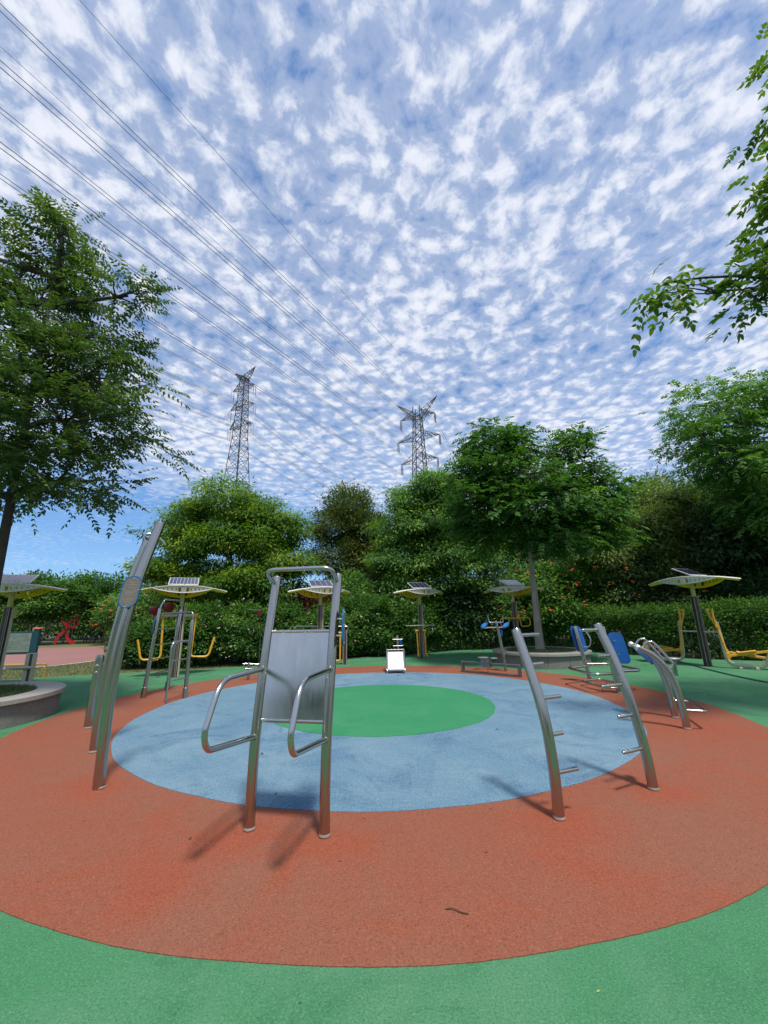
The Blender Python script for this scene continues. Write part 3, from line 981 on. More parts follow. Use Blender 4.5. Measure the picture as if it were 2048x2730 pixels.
# --- trees behind the viewer, mirrored in the steel
for i, (x, y, h) in enumerate(((-26, -20, 8.5), (-18, -26, 8.2), (-10, -28, 8.8), (-3, -29, 8.2), (4, -28, 8.8), (11, -27, 8.4), (18, -22, 8.6), (25, -14, 8.6), (-29, -9, 8.6), (28, -4, 8.6))):
    lobes = lob((x, y, h - 1.8, 2.4, 2.0, 1.7), (x - 1.8, y, h - 3.6, 2.2, 1.8, 1.7), (x + 1.8, y, h - 3.6, 2.2, 1.8, 1.7), (x, y, 2.2, 4.2, 1.6, 2.2), (x, y, 4.6, 3.8, 1.7, 1.8))
    cc = clump_centres(lobes, 220, 0.6, 0.2, zmin=0.3)
    tree('park_tree', 'green park tree standing behind the viewer, outside the picture', (x, y, -0.03), lobes, dict(centres=cc, mesh=foliage(*cc[:2], 45, 0.45, 0.6, 0.36, 0.18, False, 0.4, 0.4)), 'leaf_mid', 'bark_dark', 0.2, twigs=2, group='park trees behind the viewer')


# --- shrubs: a thing with stems and foliage, and optional flowers
def shrub(name, label, base, lobes, count, per, spread, flat, L, W, leafm, stems=5, flowers=None, group=None, barkm='bark_dark', droop=0.2, tt=0.4, inner=0.6, core=True):
    base = np.array(base, float)
    root = thing(name, label, 'shrub', tuple(base), group)
    C, O, K = clump_centres(lobes, count, inner, 0.2, zmin=0.08)
    mb = MB()
    for i, (c, r) in enumerate(lobes):
        for k in range(stems):
            q = np.array(c) + rng.normal(size=3) * np.array(r) * 0.45
            s = np.array([c[0] + rng.normal() * 0.25, c[1] + rng.normal() * 0.15, base[2]])
            limb(mb, s, q, 0.035, 0.01, sag=0.05, n=5, sides=5, wob=0.08)
    st = mb.build('stems', barkm, root)
    st['kind'] = 'stuff'
    V, F, T = foliage(C, O, per, spread, flat, L, W, False, droop, tt)
    k = V[:, 2].reshape(-1, 4).min(1) > -0.02
    V, T = V.reshape(-1, 4, 3)[k].reshape(-1, 3), T.reshape(-1, 4)[k].ravel()
    cr = numpy_mesh('foliage', V, np.arange(len(V)).reshape(-1, 4), leafm, T, root, base)
    cr['kind'] = 'stuff'
    if flowers:
        fm, n, size = flowers
        d = np.array([0, -1.0, 0])
        w = O @ d
        ok = np.where((w > -0.1))[0]
        sel = rng.choice(ok, min(n, len(ok)), replace=False)
        fb = MB()
        for q in sel:
            c = C[q] + O[q] * spread * 1.7 + np.array([0, -0.10, 0]) + rng.normal(size=3) * 0.06
            c[2] = max(c[2], 0.1)
            for p in range(rng.integers(2, 5)):
                fb.ball(c + rng.normal(size=3) * size * 0.9, size * rng.uniform(0.5, 1.0), 6, 4, (1, 1, 0.7))
        fo = fb.build('blossoms', fm, root)
        fo['kind'] = 'stuff'
    return root


# left row of tall shrubs behind the running path
left_row = [(-33, 26.5, 4.3, 'leftmost tall green shrub behind the running path'), (-28.8, 28.6, 4.7, 'tall green shrub behind the information board'), (-25.4, 29.6, 4.9, 'tall green shrub left of the red runner figure'),
            (-21.8, 30.8, 5.0, 'tall green shrub directly behind the red runner figure'), (-14.4, 29.6, 4.4, 'tall green shrub behind the two tall curved posts'), (-11.0, 28.0, 4.2, 'tall green shrub left of the bright yellow green tree')]
for x, y, h, lab in left_row:
    lobes = lob((x, y, h - 1.2, 2.1, 1.8, 1.2), (x - 1.2, y - 0.7, h - 2.2, 1.6, 1.5, 1.1), (x + 1.2, y - 0.6, h - 2.2, 1.6, 1.5, 1.1))
    shrub('tall_shrub', lab, (x, y, -0.02), lobes, 200, 85, 0.30, 0.5, 0.23, 0.11, 'leaf_hedge', 5, None, 'tall shrubs behind the running path', 'bark', tt=0.5)
lobes = lob((-17.2, 27.9, 2.6, 1.8, 1.3, 1.1), (-18.2, 27.8, 1.9, 1.2, 1.1, 0.7), (-16.2, 27.9, 1.9, 1.2, 1.1, 0.8))
shrub('orange_blossom_shrub', 'multi stemmed shrub with orange blossoms right of the red runner figure', (-17.2, 27.9, -0.02), lobes, 200, 50, 0.26, 0.6, 0.17, 0.08, 'leaf_mid', 6, ('flower_orange', 26, 0.06), None, 'bark_pale', tt=0.6)
# back wall of far shrubs, left skyline
for x, y, h, lab in ((-38, 35, 5.0, 'far bank of shrubs at the left skyline'), (-30, 36.5, 5.4, 'far bank of shrubs above the red runner figure'), (-21, 37, 5.2, 'far bank of shrubs left of the tall curved posts'), (-13, 36, 4.6, 'far bank of shrubs behind the tall curved posts')):
    lobes = lob((x, y, h - 1.6, 3.6, 2, 1.6), (x - 3, y, h - 2.2, 3, 2, 1.6), (x + 3, y, h - 2.2, 3, 2, 1.6), (x, y - 0.5, 1.2, 5, 1.4, 1.3), (x - 4, y - 0.6, 1.0, 3, 1.2, 1.1), (x + 4, y - 0.6, 1.0, 3, 1.2, 1.1))
    shrub('shrub_bank', lab, (x, y, -0.02), lobes, 260, 45, 0.4, 0.7, 0.3, 0.14, 'leaf_hedge', 2, None, 'far banks of shrubs at left', tt=0.3)

# rose hedge between the climbing frame and the backrest
rose = [(-8.2, 14.9, 1.55, None, 'low leafy shrub left of the climbing frame, beside the lawn'), (-6.9, 14.9, 2.1, ('flower_pink', 7, 0.04), 'rose shrub with a few pink blooms behind the climbing frame'), (-5.3, 15.3, 2.0, ('flower_white', 60, 0.028), 'rose shrub covered in white blooms right of the climbing frame'),
        (-3.8, 15.9, 2.1, ('flower_white', 40, 0.028), 'rose shrub with white blooms behind the steel backrest'), (-2.4, 16.7, 2.0, ('flower_pink', 14, 0.035), 'rose shrub with pale pink blooms under the third solar canopy'), (-0.9, 17.3, 2.5, ('flower_white', 16, 0.03), 'dark leafy shrub with scattered white blooms left of the slide board'), (0.5, 18.0, 2.2, ('flower_white', 18, 0.035), 'leafy shrub behind the slide board')]
for x, y, h, fl, lab in rose:
    lobes = lob((x, y, h - 0.75, 1.0, 0.85, 0.75), (x - 0.5, y - 0.25, 0.75, 0.8, 0.7, 0.7), (x + 0.5, y - 0.25, 0.8, 0.8, 0.7, 0.75))
    shrub('rose_shrub', lab, (x, y, -0.02), lobes, 190, 80, 0.15, 0.65, 0.115, 0.06, 'leaf_hedge', 4, fl, 'shrubs bordering the far side of the gym', tt=0.7)
# taller shrubs right behind
back = [(-9.8, 20.8, 3.6, 'leaf_hedge', None, 'tall shrub under the bright tree, left side'), (-5.6, 17.6, 3.0, 'leaf_hedge', None, 'tall shrub under the bright tree, behind the white roses'), (-3.6, 18.2, 3.0, 'leaf_maroon', None, 'maroon leaved shrub left of the third solar canopy'),
        (-1.9, 19.2, 3.5, 'leaf_mid', None, 'light green shrub below the olive tree'), (-0.2, 20.6, 3.7, 'leaf_olive', None, 'olive shrub between the third and fourth solar canopies'), (1.2, 19.3, 3.0, 'leaf_hedge', None, 'shrub right behind the fourth solar canopy'), (3.4, 19.9, 3.3, 'leaf_dark', None, 'dark shrub right of the fourth solar canopy'), (5.2, 20.4, 3.4, 'leaf_dark', None, 'dark shrub behind the fifth solar canopy'),
        (7.2, 19.2, 3.9, 'leaf_mid', ('flower_orange', 26, 0.055), 'shrub with orange trumpet flowers right of the planter tree trunk'), (9.2, 18.8, 4.0, 'leaf_mid', ('flower_orange', 20, 0.055), 'tall shrub dotted with orange flowers behind the twister pads'), (11.2, 17.7, 3.9, 'leaf_dark', ('flower_orange', 14, 0.055), 'dark shrub with few orange flowers left of the rightmost canopy'), (14.6, 15.7, 3.0, 'leaf_dark', None, 'dark shrub behind the right end of the clipped hedge'), (17.4, 14.0, 3.4, 'leaf_dark', None, 'dark shrub at the right edge behind the walker machine'), (20.0, 15.5, 4.2, 'leaf_dark', None, 'dark shrub deep behind the right hedge end'), (13.2, 20.0, 3.0, 'leaf_pale', None, 'sunlit pale shrub seen between dark trunks at right')]
for x, y, h, lm, fl, lab in back:
    lobes = lob((x, y, h - 1.0, 1.25, 1.1, 1.0), (x - 0.6, y - 0.3, h * 0.42, 1.2, 1.0, 1.2), (x + 0.6, y - 0.3, h * 0.42, 1.2, 1.0, 1.2))
    shrub('tall_border_shrub', lab, (x, y, -0.02), lobes, 200, 80, 0.22, 0.55, 0.16, 0.075, lm, 4, fl, 'tall shrubs behind the border', tt=0.6)


# clipped hedge (box shape following a bend) in lengths
def hedge(label, pts, h, th, n):
    P = [np.array(p, float) for p in pts]
    root = thing('clipped_hedge', label, 'hedge', tuple(P[0]) + (0,) if len(P[0]) == 2 else tuple(P[0]), 'clipped hedge along the back')
    segs = [(a, b, np.linalg.norm(b - a)) for a, b in zip(P[:-1], P[1:])]
    tot = sum(s[2] for s in segs)
    C, O = [], []
    for a, b, l in segs:
        m = int(n * l / tot)
        t = rng.random(m)
        side = rng.random(m)
        d = (b - a) / l
        nn = np.array([-d[1], d[0]])
        off = np.where(side < 0.30, rng.uniform(-th / 2, th / 2, m), np.where(side < 0.88, -th / 2, th / 2))
        zz = np.where(side < 0.30, h, rng.random(m) ** 0.8 * h)
        xy = a + d * (t * l)[:, None]
        wob = 0.10 * np.sin(xy[:, 0] * 2.1) + 0.07 * np.sin(xy[:, 1] * 3.3 + zz * 3) + rng.normal(0, 0.05, m)
        zz = zz + (side < 0.30) * (0.09 * np.sin(xy[:, 0] * 1.7) + rng.normal(0, 0.07, m))
        xy = xy + nn * (off + np.sign(off) * wob)[:, None]
        C.append(np.concatenate([xy, np.maximum(zz, 0.06)[:, None]], 1))
        o3 = np.where((side < 0.30)[:, None], np.array([0, 0, 1.0]), np.concatenate([nn * np.sign(off)[:, None], np.zeros((m, 1))], 1))
        O.append(o3)
    C, O = np.concatenate(C), np.concatenate(O)
    V, F, T = foliage(C, O, 30, 0.11, 0.9, 0.085, 0.042, False, 0.0, 0.9)
    loc = np.array(root.location)
    f = numpy_mesh('foliage', V, F, 'leaf_hedge', T, root, loc)
    f['kind'] = 'stuff'
    mb = MB()
    for a, b, l in segs:
        m = max(2, int(l / 0.3))
        for k in range(m):
            q = a + (b - a) * (k + rng.random()) / m
            for j in range(3):
                limb(mb, (q[0], q[1], 0), (q[0] + rng.normal() * 0.25, q[1] + rng.normal() * 0.25, h * rng.uniform(0.6, 0.95)), 0.02, 0.006, n=4, sides=4)
    s = mb.build('stems', 'bark_dark', root)
    s['kind'] = 'stuff'


hedge('clipped green hedge behind the fourth and fifth solar canopies', [(1.4, 18.3), (3.0, 19.4), (5.0, 19.9), (6.9, 19.2)], 1.55, 0.9, 900)
hedge('clipped dark hedge behind the blue twister pads', [(6.9, 19.2), (8.7, 17.3), (9.7, 15.8)], 1.55, 0.9, 700)
hedge('clipped dark hedge behind the yellow walker machines', [(9.7, 15.8), (10.6, 14.6), (12.0, 13.9), (13.9, 12.3), (15.2, 10.2)], 1.6, 0.9, 1100)


# ================================================================== PLANTERS
def planter(label, cx, cy, r, z=0.42):
    root = thing('round_planter', label, 'planter', (cx, cy, 0), 'round granite planters')
    n = 14
    for k in range(n):
        a0, a1 = 2 * math.pi * k / n + 0.0025, 2 * math.pi * (k + 1) / n - 0.0025
        for nm, r0, r1, z0, z1, m in (('wall_panel', r - 0.28, r - 0.06, 0.0, z - 0.07, 'granite'), ('coping_stone', r - 0.42, r, z - 0.07, z, 'granite_cap')):
            mb = MB()
            st = 6
            V, F = [], []
            ch = 0.006
            for i in range(st + 1):
                a = a0 + (a1 - a0) * i / st
                c, s = math.cos(a), math.sin(a)
                for rr, zz in ((r0, z0), (r1, z0), (r1, z1 - ch), (r1 - ch, z1), (r0 + ch, z1), (r0, z1 - ch)):
                    V.append((cx + rr * c, cy + rr * s, zz))
            q = 6
            for i in range(st):
                for j in range(q):
                    F.append((i * q + j, (i + 1) * q + j, (i + 1) * q + (j + 1) % q, i * q + (j + 1) % q))
            F.append(tuple(range(q)))
            F.append(tuple(st * q + j for j in range(q - 1, -1, -1)))
            mb.add(V, F)
            mb.build(nm, m, root, smooth=True)
    mb = MB()
    mb.lathe([(r - 0.415, z - 0.06), (r - 0.7, z - 0.045), (0.02, z - 0.03)], (cx, cy, 0), 28)
    mb.build('soil_bed', 'soil', root)
    m = 9000
    a = rng.random(m) * 2 * math.pi
    rr = np.sqrt(rng.random(m)) * (r - 0.44)
    pts = np.stack([cx + rr * np.cos(a), cy + rr * np.sin(a), np.full(m, z - 0.05)], 1)
    blades('planter_grass', pts, 0.09, root, (cx, cy, 0))
    return root


planter('round grey granite planter at the left edge, half out of frame', -7.22, 7.22, 1.45)
planter('round grey granite planter with a tree at the far right', 4.92, 13.5, 1.48)


# ================================================================== NEAR EQUIPMENT
def frame_pts(o, a, u, pts):
    """pts (along a, along u, z)"""
    o, a, u = np.array([*o, 0.0]), np.array([*a, 0.0]), np.array([*u, 0.0])
    return [o + a * p[0] + u * p[1] + np.array([0, 0, p[2]]) for p in pts]


def arc(prof, o, u, n=6):
    P = [np.array([o[0] + u[0] * p, o[1] + u[1] * p, z]) for p, z in prof]
    return spline(P, n)


def post(path, r, name, m, parent, n=22):
    """tube with a slightly rounded welded cap"""
    P = [np.array(p, float) for p in path]
    t = unit(P[-1] - P[-2])
    pts = P[:-1] + [P[-1] - t * r * 0.25, P[-1] - t * r * 0.1, P[-1]]
    rr = [r] * (len(P) - 1) + [r, r * 0.96, r * 0.82]
    return MB().tube(pts, rr, n).build(name, m, parent)


def weld(p, d, r, parent):
    d = unit(np.array(d, float))
    MB().tube([np.array(p) - d * 0.004, np.array(p) + d * 0.004], r, 14).build('weld_bead', 'steel', parent)


def stain(mb_parent, p, r):
    """grout collar round a post's foot"""
    MB().lathe([(r, 0.018), (r * 1.03, 0.030), (r * 1.10, 0.013)], (p[0], p[1], 0), 22).build('foot_collar', 'granite_cap', mb_parent)


def stadium(w, h, n=10):
    r = w / 2
    out = []
    for k in range(n + 1):
        a = math.pi * k / n
        out.append((r * math.cos(a), h / 2 - r + r * math.sin(a)))
    for k in range(n + 1):
        a = math.pi + math.pi * k / n
        out.append((r * math.cos(a), -h / 2 + r + r * math.sin(a)))
    return out


def rounded_rect(w, h, r, n=6):
    out = []
    for cx_, cy_, a0 in ((w / 2 - r, h / 2 - r, 0), (-w / 2 + r, h / 2 - r, 90), (-w / 2 + r, -h / 2 + r, 180), (w / 2 - r, -h / 2 + r, 270)):
        for k in range(n + 1):
            a = R(a0 + 90 * k / n)
            out.append((cx_ + r * math.cos(a), cy_ + r * math.sin(a)))
    return out


def plaque(parent, c, e1, e2, w=0.17, h=0.33):
    c, e1, e2 = (np.array(x, float) for x in (c, e1, e2))
    e1, e2 = unit(e1), unit(e2)
    nn = np.cross(e1, e2)
    ol = stadium(w, h)
    p = MB().plate(stadium(w - 0.012, h - 0.012), c, e1, e2, 0.012).build('instruction_plaque', 'plaque_face', parent)
    MB().tube([c + e1 * a + e2 * b for a, b in ol], 0.0085, 8, closed=True).build('rim', 'blue_rim', p)
    mb = MB()
    for k, (yy, ww) in enumerate(((0.30, 0.26), (0.22, 0.5), (0.12, 0.42), (0.02, 0.55), (-0.03, 0.48), (-0.08, 0.5), (-0.22, 0.2), (-0.27, 0.52), (-0.32, 0.36))):
        for x in np.arange(-ww / 2, ww / 2, 0.075):
            q = c + e1 * (x * w + 0.004) + e2 * (yy * h) + nn * 0.0068
            mb.box(q, (0.06 * w, 0.010 * h, 0.0008), (e1, e2, nn))
    pr = mb.build('print', 'plaque_print', p, smooth=False)
    pr['kind'] = 'stuff'
    for a, b in ((0, h / 2 - 0.022), (0, -h / 2 + 0.022), (w / 2 - 0.014, 0.02), (-w / 2 + 0.014, 0.02)):
        q = c + e1 * a + e2 * b
        MB().cyl(q + nn * 0.005, q + nn * 0.011, 0.0045, 8).build('rivet', 'steel_bright', p)
    return p


# --- steel backrest frame in front
PO, PA, PU = (-0.788, 3.555), (0.982, -0.188), (0.188, 0.982)
root = thing('backrest_frame', 'brushed steel leg raise frame with sheet back and two bent armrests, nearest machine', 'exercise frame', (*PO, 0))
prof = [(-0.01, 0.0), (-0.012, 0.3), (0.003, 0.63), (0.05, 0.95), (0.09, 1.17), (0.145, 1.47), (0.262, 1.97)]
PR = 0.0405


def pu_at(z):
    zs = [p[1] for p in prof]
    return float(np.interp(z, zs, [p[0] for p in prof]))


for s in (-0.305, 0.305):
    o = (PO[0] + PA[0] * s, PO[1] + PA[1] * s)
    post(arc(prof, o, PU), PR, 'post', 'steel', root)
    stain(root, (o[0] + PU[0] * -0.01, o[1] + PU[1] * -0.01), PR)
    hp = frame_pts(PO, PA, PU, [(s, pu_at(1.16) - 0.02, 1.165), (s, -0.56, 1.165), (s, -0.71, 0.85), (s, -0.66, 0.74), (s, pu_at(0.655) - 0.02, 0.655)])
    hd = MB().tube(fillet([hp[0], hp[1], hp[2], hp[3], hp[4]], 0.13, 7), 0.0205, 14).build('armrest', 'steel_thin', root)
    for q in (hp[0], hp[4]):
        MB().tube([np.array(q) - np.array([*PU, 0]) * 0.028, np.array(q) - np.array([*PU, 0]) * 0.015], [0.0215, 0.027], 14).build('weld_bead', 'steel', hd)
# sheet back with rolled edges
zs = np.linspace(0.77, 1.465, 9)
V, F = [], []
for z in zs:
    for s in (-0.268, 0.268):
        for d in (-0.012, 0.012):
            V.append(frame_pts(PO, PA, PU, [(s, pu_at(z) + d, z)])[0])
for i in range(8):
    b = i * 4
    F += [(b, b + 4, b + 6, b + 2), (b + 1, b + 3, b + 7, b + 5), (b, b + 1, b + 5, b + 4), (b + 2, b + 6, b + 7, b + 3)]
F += [(0, 2, 3, 1), (32, 33, 35, 34)]
sh = MB().add(V, F).build('back_sheet', 'steel_sheet', root)
for z, rr in ((0.772, 0.017), (1.466, 0.017)):
    a = frame_pts(PO, PA, PU, [(-0.27, pu_at(z), z), (0.27, pu_at(z), z)])
    tubepart('edge_roll', a, rr, 'steel_sheet', sh, 12)
tb = frame_pts(PO, PA, PU, [(-0.305, 0.22, 1.90), (-0.315, -0.02, 2.02), (0.315, -0.02, 2.02), (0.305, 0.22, 1.90)])
tb = frame_pts(PO, PA, PU, [(-0.305, 0.235, 1.895), (-0.325, 0.03, 2.01), (0.325, 0.03, 2.01), (0.305, 0.235, 1.895)])
tubepart('top_bar', fillet(tb, 0.11, 7), 0.019, 'steel_thin', root, 14)
c = frame_pts(PO, PA, PU, [(0.405, 0.11, 1.50)])[0]
plaque(root, c, (PU[0] * 0.97 - PA[0] * 0.2, PU[1] * 0.97 - PA[1] * 0.2, 0.0), (0.0, 0.16, 0.98), 0.15, 0.30)
for dz in (-0.07, 0.07):
    q = frame_pts(PO, PA, PU, [(0.305, pu_at(1.5 + dz), 1.5 + dz), (0.40, 0.11 + dz * 0.16, 1.5 + dz)])
    tubepart('plaque_stud', q, 0.008, 'steel_bright', root, 8)

# --- two pegged climbing posts at right
for lab, b, u, a, pegs, prof2 in (
        ('leaning steel post with five pegs on its right side, nearer peg post', (1.342, 3.693), (-0.322, 0.947), (0.947, 0.322),
         [(1.385, 0.243), (1.133, 0.164), (0.868, 0.229), (0.596, 0.155), (0.322, 0.243)],
         [(-0.012, 0), (-0.012, 0.2), (-0.006, 0.38), (0.018, 0.632), (0.079, 0.874), (0.181, 1.13), (0.318, 1.44)]),
        ('leaning steel post with five pegs on its left side, farther peg post', (2.411, 4.202), (-0.45, 0.89), (0.89, 0.45),
         [(1.40, -0.274), (1.151, -0.215), (0.884, -0.331), (0.62, -0.246), (0.341, -0.316)],
         [(-0.02, 0), (-0.014, 0.15), (0.001, 0.327), (0.043, 0.598), (0.104, 0.87), (0.192, 1.158), (0.31, 1.46)])):
    root = thing('peg_post', lab, 'climbing post', (*b, 0), 'pegged climbing posts')
    path = arc(prof2, b, u)
    post(path, 0.044, 'post', 'steel', root)
    stain(root, (b[0] + u[0] * prof2[0][0], b[1] + u[1] * prof2[0][0]), 0.044)
    for z, l in pegs:
        uu = float(np.interp(z, [p[1] for p in prof2], [p[0] for p in prof2]))
        q = frame_pts(b, a, u, [(0.03 * np.sign(l), uu, z), (l * 0.985, uu, z + 0.004), (l, uu, z + 0.004)])
        MB().tube(q, [0.0165, 0.0165, 0.0135], 14).build('peg', 'steel_thin', root)
    if a[0] < 0.9:
        plaque(root, frame_pts(b, a, u, [(0.062, 0.05, 0.46)])[0], (0.50, 0.87, 0.0), (0, 0, 1), 0.13, 0.26)

# --- two tall curved posts at left, short post behind
b, u = (-2.839, 4.448), (0.609, 0.793)
root = thing('tall_sign_post', 'tall thick curved steel post with blue rimmed oval plaque, nearest at left', 'post', (*b, 0), 'tall curved posts at left')
post(arc([(-0.01, 0), (-0.02, 0.45), (-0.024, 0.86), (0.01, 1.4), (0.077, 1.89), (0.16, 2.3), (0.262, 2.72)], b, u), 0.052, 'post', 'steel', root, 26)
stain(root, b, 0.052)
pc = frame_pts(b, (u[1], -u[0]), u, [(0.02, 0.02, 1.89)])[0]
toC = unit(np.array([-pc[0], -pc[1], 0.0]))
e1 = unit(np.cross(np.array([0, 0, 1.0]), toC))
e1 = -e1 if e1[0] < 0 else e1
plaque(root, pc + toC * 0.075 + e1 * 0.005, e1 + toC * 0.12, np.array([0.085, 0.115, 1.0]), 0.165, 0.335)
b, u = (-3.682, 5.553), (0.825, 0.565)
a = (u[1], -u[0])
root = thing('tall_loop_post', 'tall curved steel post with loop handles, half hidden behind the plaque post', 'post', (*b, 0), 'tall curved posts at left')
post(arc([(0, 0), (-0.002, 0.45), (0.013, 0.946), (0.083, 1.71), (0.17, 2.2), (0.275, 2.70)], b, u), 0.052, 'post', 'steel', root, 24)
stain(root, b, 0.052)
hp = frame_pts(b, a, u, [(0, 0.262, 2.68), (0.0, 0.235, 2.74), (0.0, 0.262, 2.795), (0.0, 0.34, 2.80), (0.0, 0.45, 2.735), (0.0, 0.515, 2.66)])
tubepart('loop_handle', spline(hp, 6), 0.018, 'steel_thin', root, 12)
b = (-4.583, 6.702)
root = thing('short_post', 'short upright steel post with bolts, farthest of the left posts', 'post', (*b, 0))
post(arc([(-0.005, 0), (0.005, 0.5), (0.02, 1.06)], b, (0.96, 0.28)), 0.057, 'post', 'steel', root, 22)
stain(root, b, 0.057)
for z in (0.80, 0.90):
    c = np.array([b[0] + 0.018, b[1], z])
    d = unit(np.array([-b[0], -b[1], 0.0]))
    d2 = unit(d + 0.35 * np.array([d[1], -d[0], 0]))
    MB().tube([c + d2 * 0.05, c + d2 * 0.066, c + d2 * 0.072], [0.024, 0.024, 0.016], 12).build('bolt', 'steel_thin', root)

# --- curved back extension bench at right
u = (-0.937, 0.349)
a = (0.349, 0.937)
root = thing('back_extension_bench', 'pair of strongly curved steel posts with loop handles and foot bar at right', 'exercise bench', (4.23, 6.36, 0))
profc = [(0.0, 0), (0.001, 0.15), (0.006, 0.29), (0.033, 0.51), (0.093, 0.726), (0.17, 0.86), (0.277, 0.975), (0.43, 1.062)]
for o in ((4.10, 6.06), (4.36, 6.66)):
    post(arc(profc, o, u), 0.046, 'post', 'steel', root)
    stain(root, o, 0.046)
    tp_ = frame_pts(o, a, u, [(0, 0.425, 1.06)])[0]
    MB().ball(tp_ + np.array([u[0], u[1], 0.45]) * 0.004, 0.0455, 14, 8).build('end_cap', 'steel_bright', root)
    hp = frame_pts(o, a, u, [(0, 0.365, 1.05), (0, 0.318, 1.12), (0, 0.262, 1.14), (0, 0.205, 1.115), (0, 0.06, 0.90), (0, 0.025, 0.835), (0, 0.095, 0.74)])
    tubepart('loop_handle', spline(hp, 6), 0.017, 'steel_thin', root, 12)
fb = frame_pts((4.10, 6.06), a, u, [(0.0, 0.0, 0.24), (-0.02, -0.26, 0.24), (0.66, -0.26, 0.24), (0.654, 0.0, 0.24)])
tubepart('foot_bar', fillet(fb, 0.07, 6), 0.021, 'steel_thin', root, 12)
c = frame_pts((4.10, 6.06), a, u, [(0.33, 0.20, 0.83)])[0]
e2 = unit(np.array([u[0] * 0.68, u[1] * 0.68, 0.73]))
MB().plate(stadium(0.18, 0.30), frame_pts((4.10, 6.06), a, u, [(0.54, 0.26, 0.885)])[0], (a[0], a[1], 0), e2, 0.03).build('back_pad', 'blue_pad', root)
tubepart('cross_bar', frame_pts((4.10, 6.06), a, u, [(0.0, 0.38, 1.035), (0.654, 0.38, 1.035)]), 0.018, 'steel_thin', root, 12)

# --- two-person machine with blue pads
root = thing('pad_machine', 'steel machine with blue back pads and low loop rails, before the right planter', 'exercise machine', (4.64, 9.2, 0))
for (bx_, by_, tx_, ty_, tz_) in ((4.66, 9.85, 4.50, 9.93, 1.25), (4.61, 8.59, 4.50, 8.66, 1.28)):
    post([(bx_, by_, 0), (bx_ - 0.04, by_ + 0.02, 0.35), ((bx_ + tx_) / 2 - 0.005, (by_ + ty_) / 2, 0.66), (tx_, ty_, tz_)], 0.043, 'post', 'steel', root, 18)
    stain(root, (bx_, by_), 0.043)
for yy, s, xx, zz in ((10.00, 1, 4.585, 0.95), (8.50, -1, 4.69, 0.86)):
    pd = MB().plate(rounded_rect(0.27, 0.60, 0.10), (xx, yy, zz), (1, 0.16 * s, 0), (-0.17, 0.04, 1.0), 0.035).build('back_pad', 'blue_pad', root)
    for dz in (-0.12, 0.14):
        MB().cyl((xx - 0.06 - dz * 0.15, yy - s * 0.0, zz + dz), (xx - 0.06 - dz * 0.15, yy - 0.022, zz + dz), 0.012, 8).build('bolt', 'steel_bright', pd)
tubepart('seat_rail', fillet([(4.60, 9.86, 0.36), (4.06, 9.60, 0.36), (4.14, 8.55, 0.36), (4.57, 8.63, 0.36)], 0.16, 7), 0.027, 'steel_thin', root, 12)
tubepart('seat_rail', fillet([(4.64, 9.86, 0.40), (5.16, 9.80, 0.40), (5.20, 8.72, 0.40), (4.60, 8.63, 0.40)], 0.16, 7), 0.027, 'steel_thin', root, 12)
tubepart('foot_rail', fillet([(4.28, 9.50, 0.10), (4.80, 9.66, 0.10), (4.92, 9.10, 0.10), (4.62, 8.56, 0.10), (4.36, 8.60, 0.10)], 0.1, 6, closed=True), 0.020, 'steel_thin', root, 12, closed=True)
for p in ((4.36, 8.75), (4.84, 9.5)):
    MB().cyl((*p, 0), (*p, 0.09), 0.016, 10).build('rail_leg', 'steel_thin', root)
tubepart('loop_handle', spline([(4.56, 9.84, 1.17), (4.66, 9.76, 1.13), (4.72, 9.70, 0.95), (4.68, 9.72, 0.80), (4.60, 9.82, 0.78)], 6), 0.015, 'steel_thin', root, 10)

# --- low steel bench machine
root = thing('low_rail_bench', 'low grey steel rail bench with hanging gear box in front of the planter', 'exercise bench', (2.72, 11.38, 0))
A_, B_ = np.array([2.13, 11.93, 0]), np.array([3.36, 10.81, 0])
t = unit(B_ - A_)
nn = np.array([-t[1], t[0], 0])
ax = (t, nn, np.array([0, 0, 1.0]))
for p in (A_, B_):
    MB().box(p + [0, 0, 0.15], (0.06, 0.10, 0.30), ax, 0.008).build('end_leg', 'steel_dark', root)
mid = (A_ + B_) / 2
ln = np.linalg.norm(B_ - A_)
MB().box(mid + [0, 0, 0.275], (ln - 0.06, 0.07, 0.05), ax, 0.006).build('top_rail', 'steel_dark', root)
MB().box(mid + [0, 0, 0.03], (ln - 0.06, 0.09, 0.05), ax, 0.006).build('base_rail', 'steel_dark', root)
gb = MB().plate([(-0.13, 0.09), (0.13, 0.09), (0.13, -0.04), (0.10, -0.10), (-0.10, -0.10), (-0.13, -0.04)], A_ + t * 0.74 + np.array([0, 0, 0.28]), t, (0, 0, 1), 0.14).build('gear_box', 'steel_dark', root)
for dx in (-0.09, 0.09):
    for dz in (-0.06, 0.05):
        q = A_ + t * (0.74 + dx) + np.array([0, 0, 0.28 + dz]) - nn * 0.07
        MB().cyl(q, q - nn * 0.008, 0.009, 8).build('bolt', 'steel_bright', gb)
for dx, w in ((0.60, 0.15), (0.92, 0.10)):
    q = A_ + t * dx + np.array([0, 0, 0.40])
    MB().lathe([(0.01, 0.0), (w, 0.004), (w, 0.016), (0.02, 0.03), (0.0, 0.03)], q + nn * 0.1, 20).build('seat_dish', 'steel_bright', root)
tubepart('hanging_chain', [A_ + t * 0.79 + np.array([0, 0, 0.18]) - nn * 0.04, A_ + t * 0.80 + np.array([0, 0, 0.05]) - nn * 0.05], 0.008, 'steel_dark', root, 6)

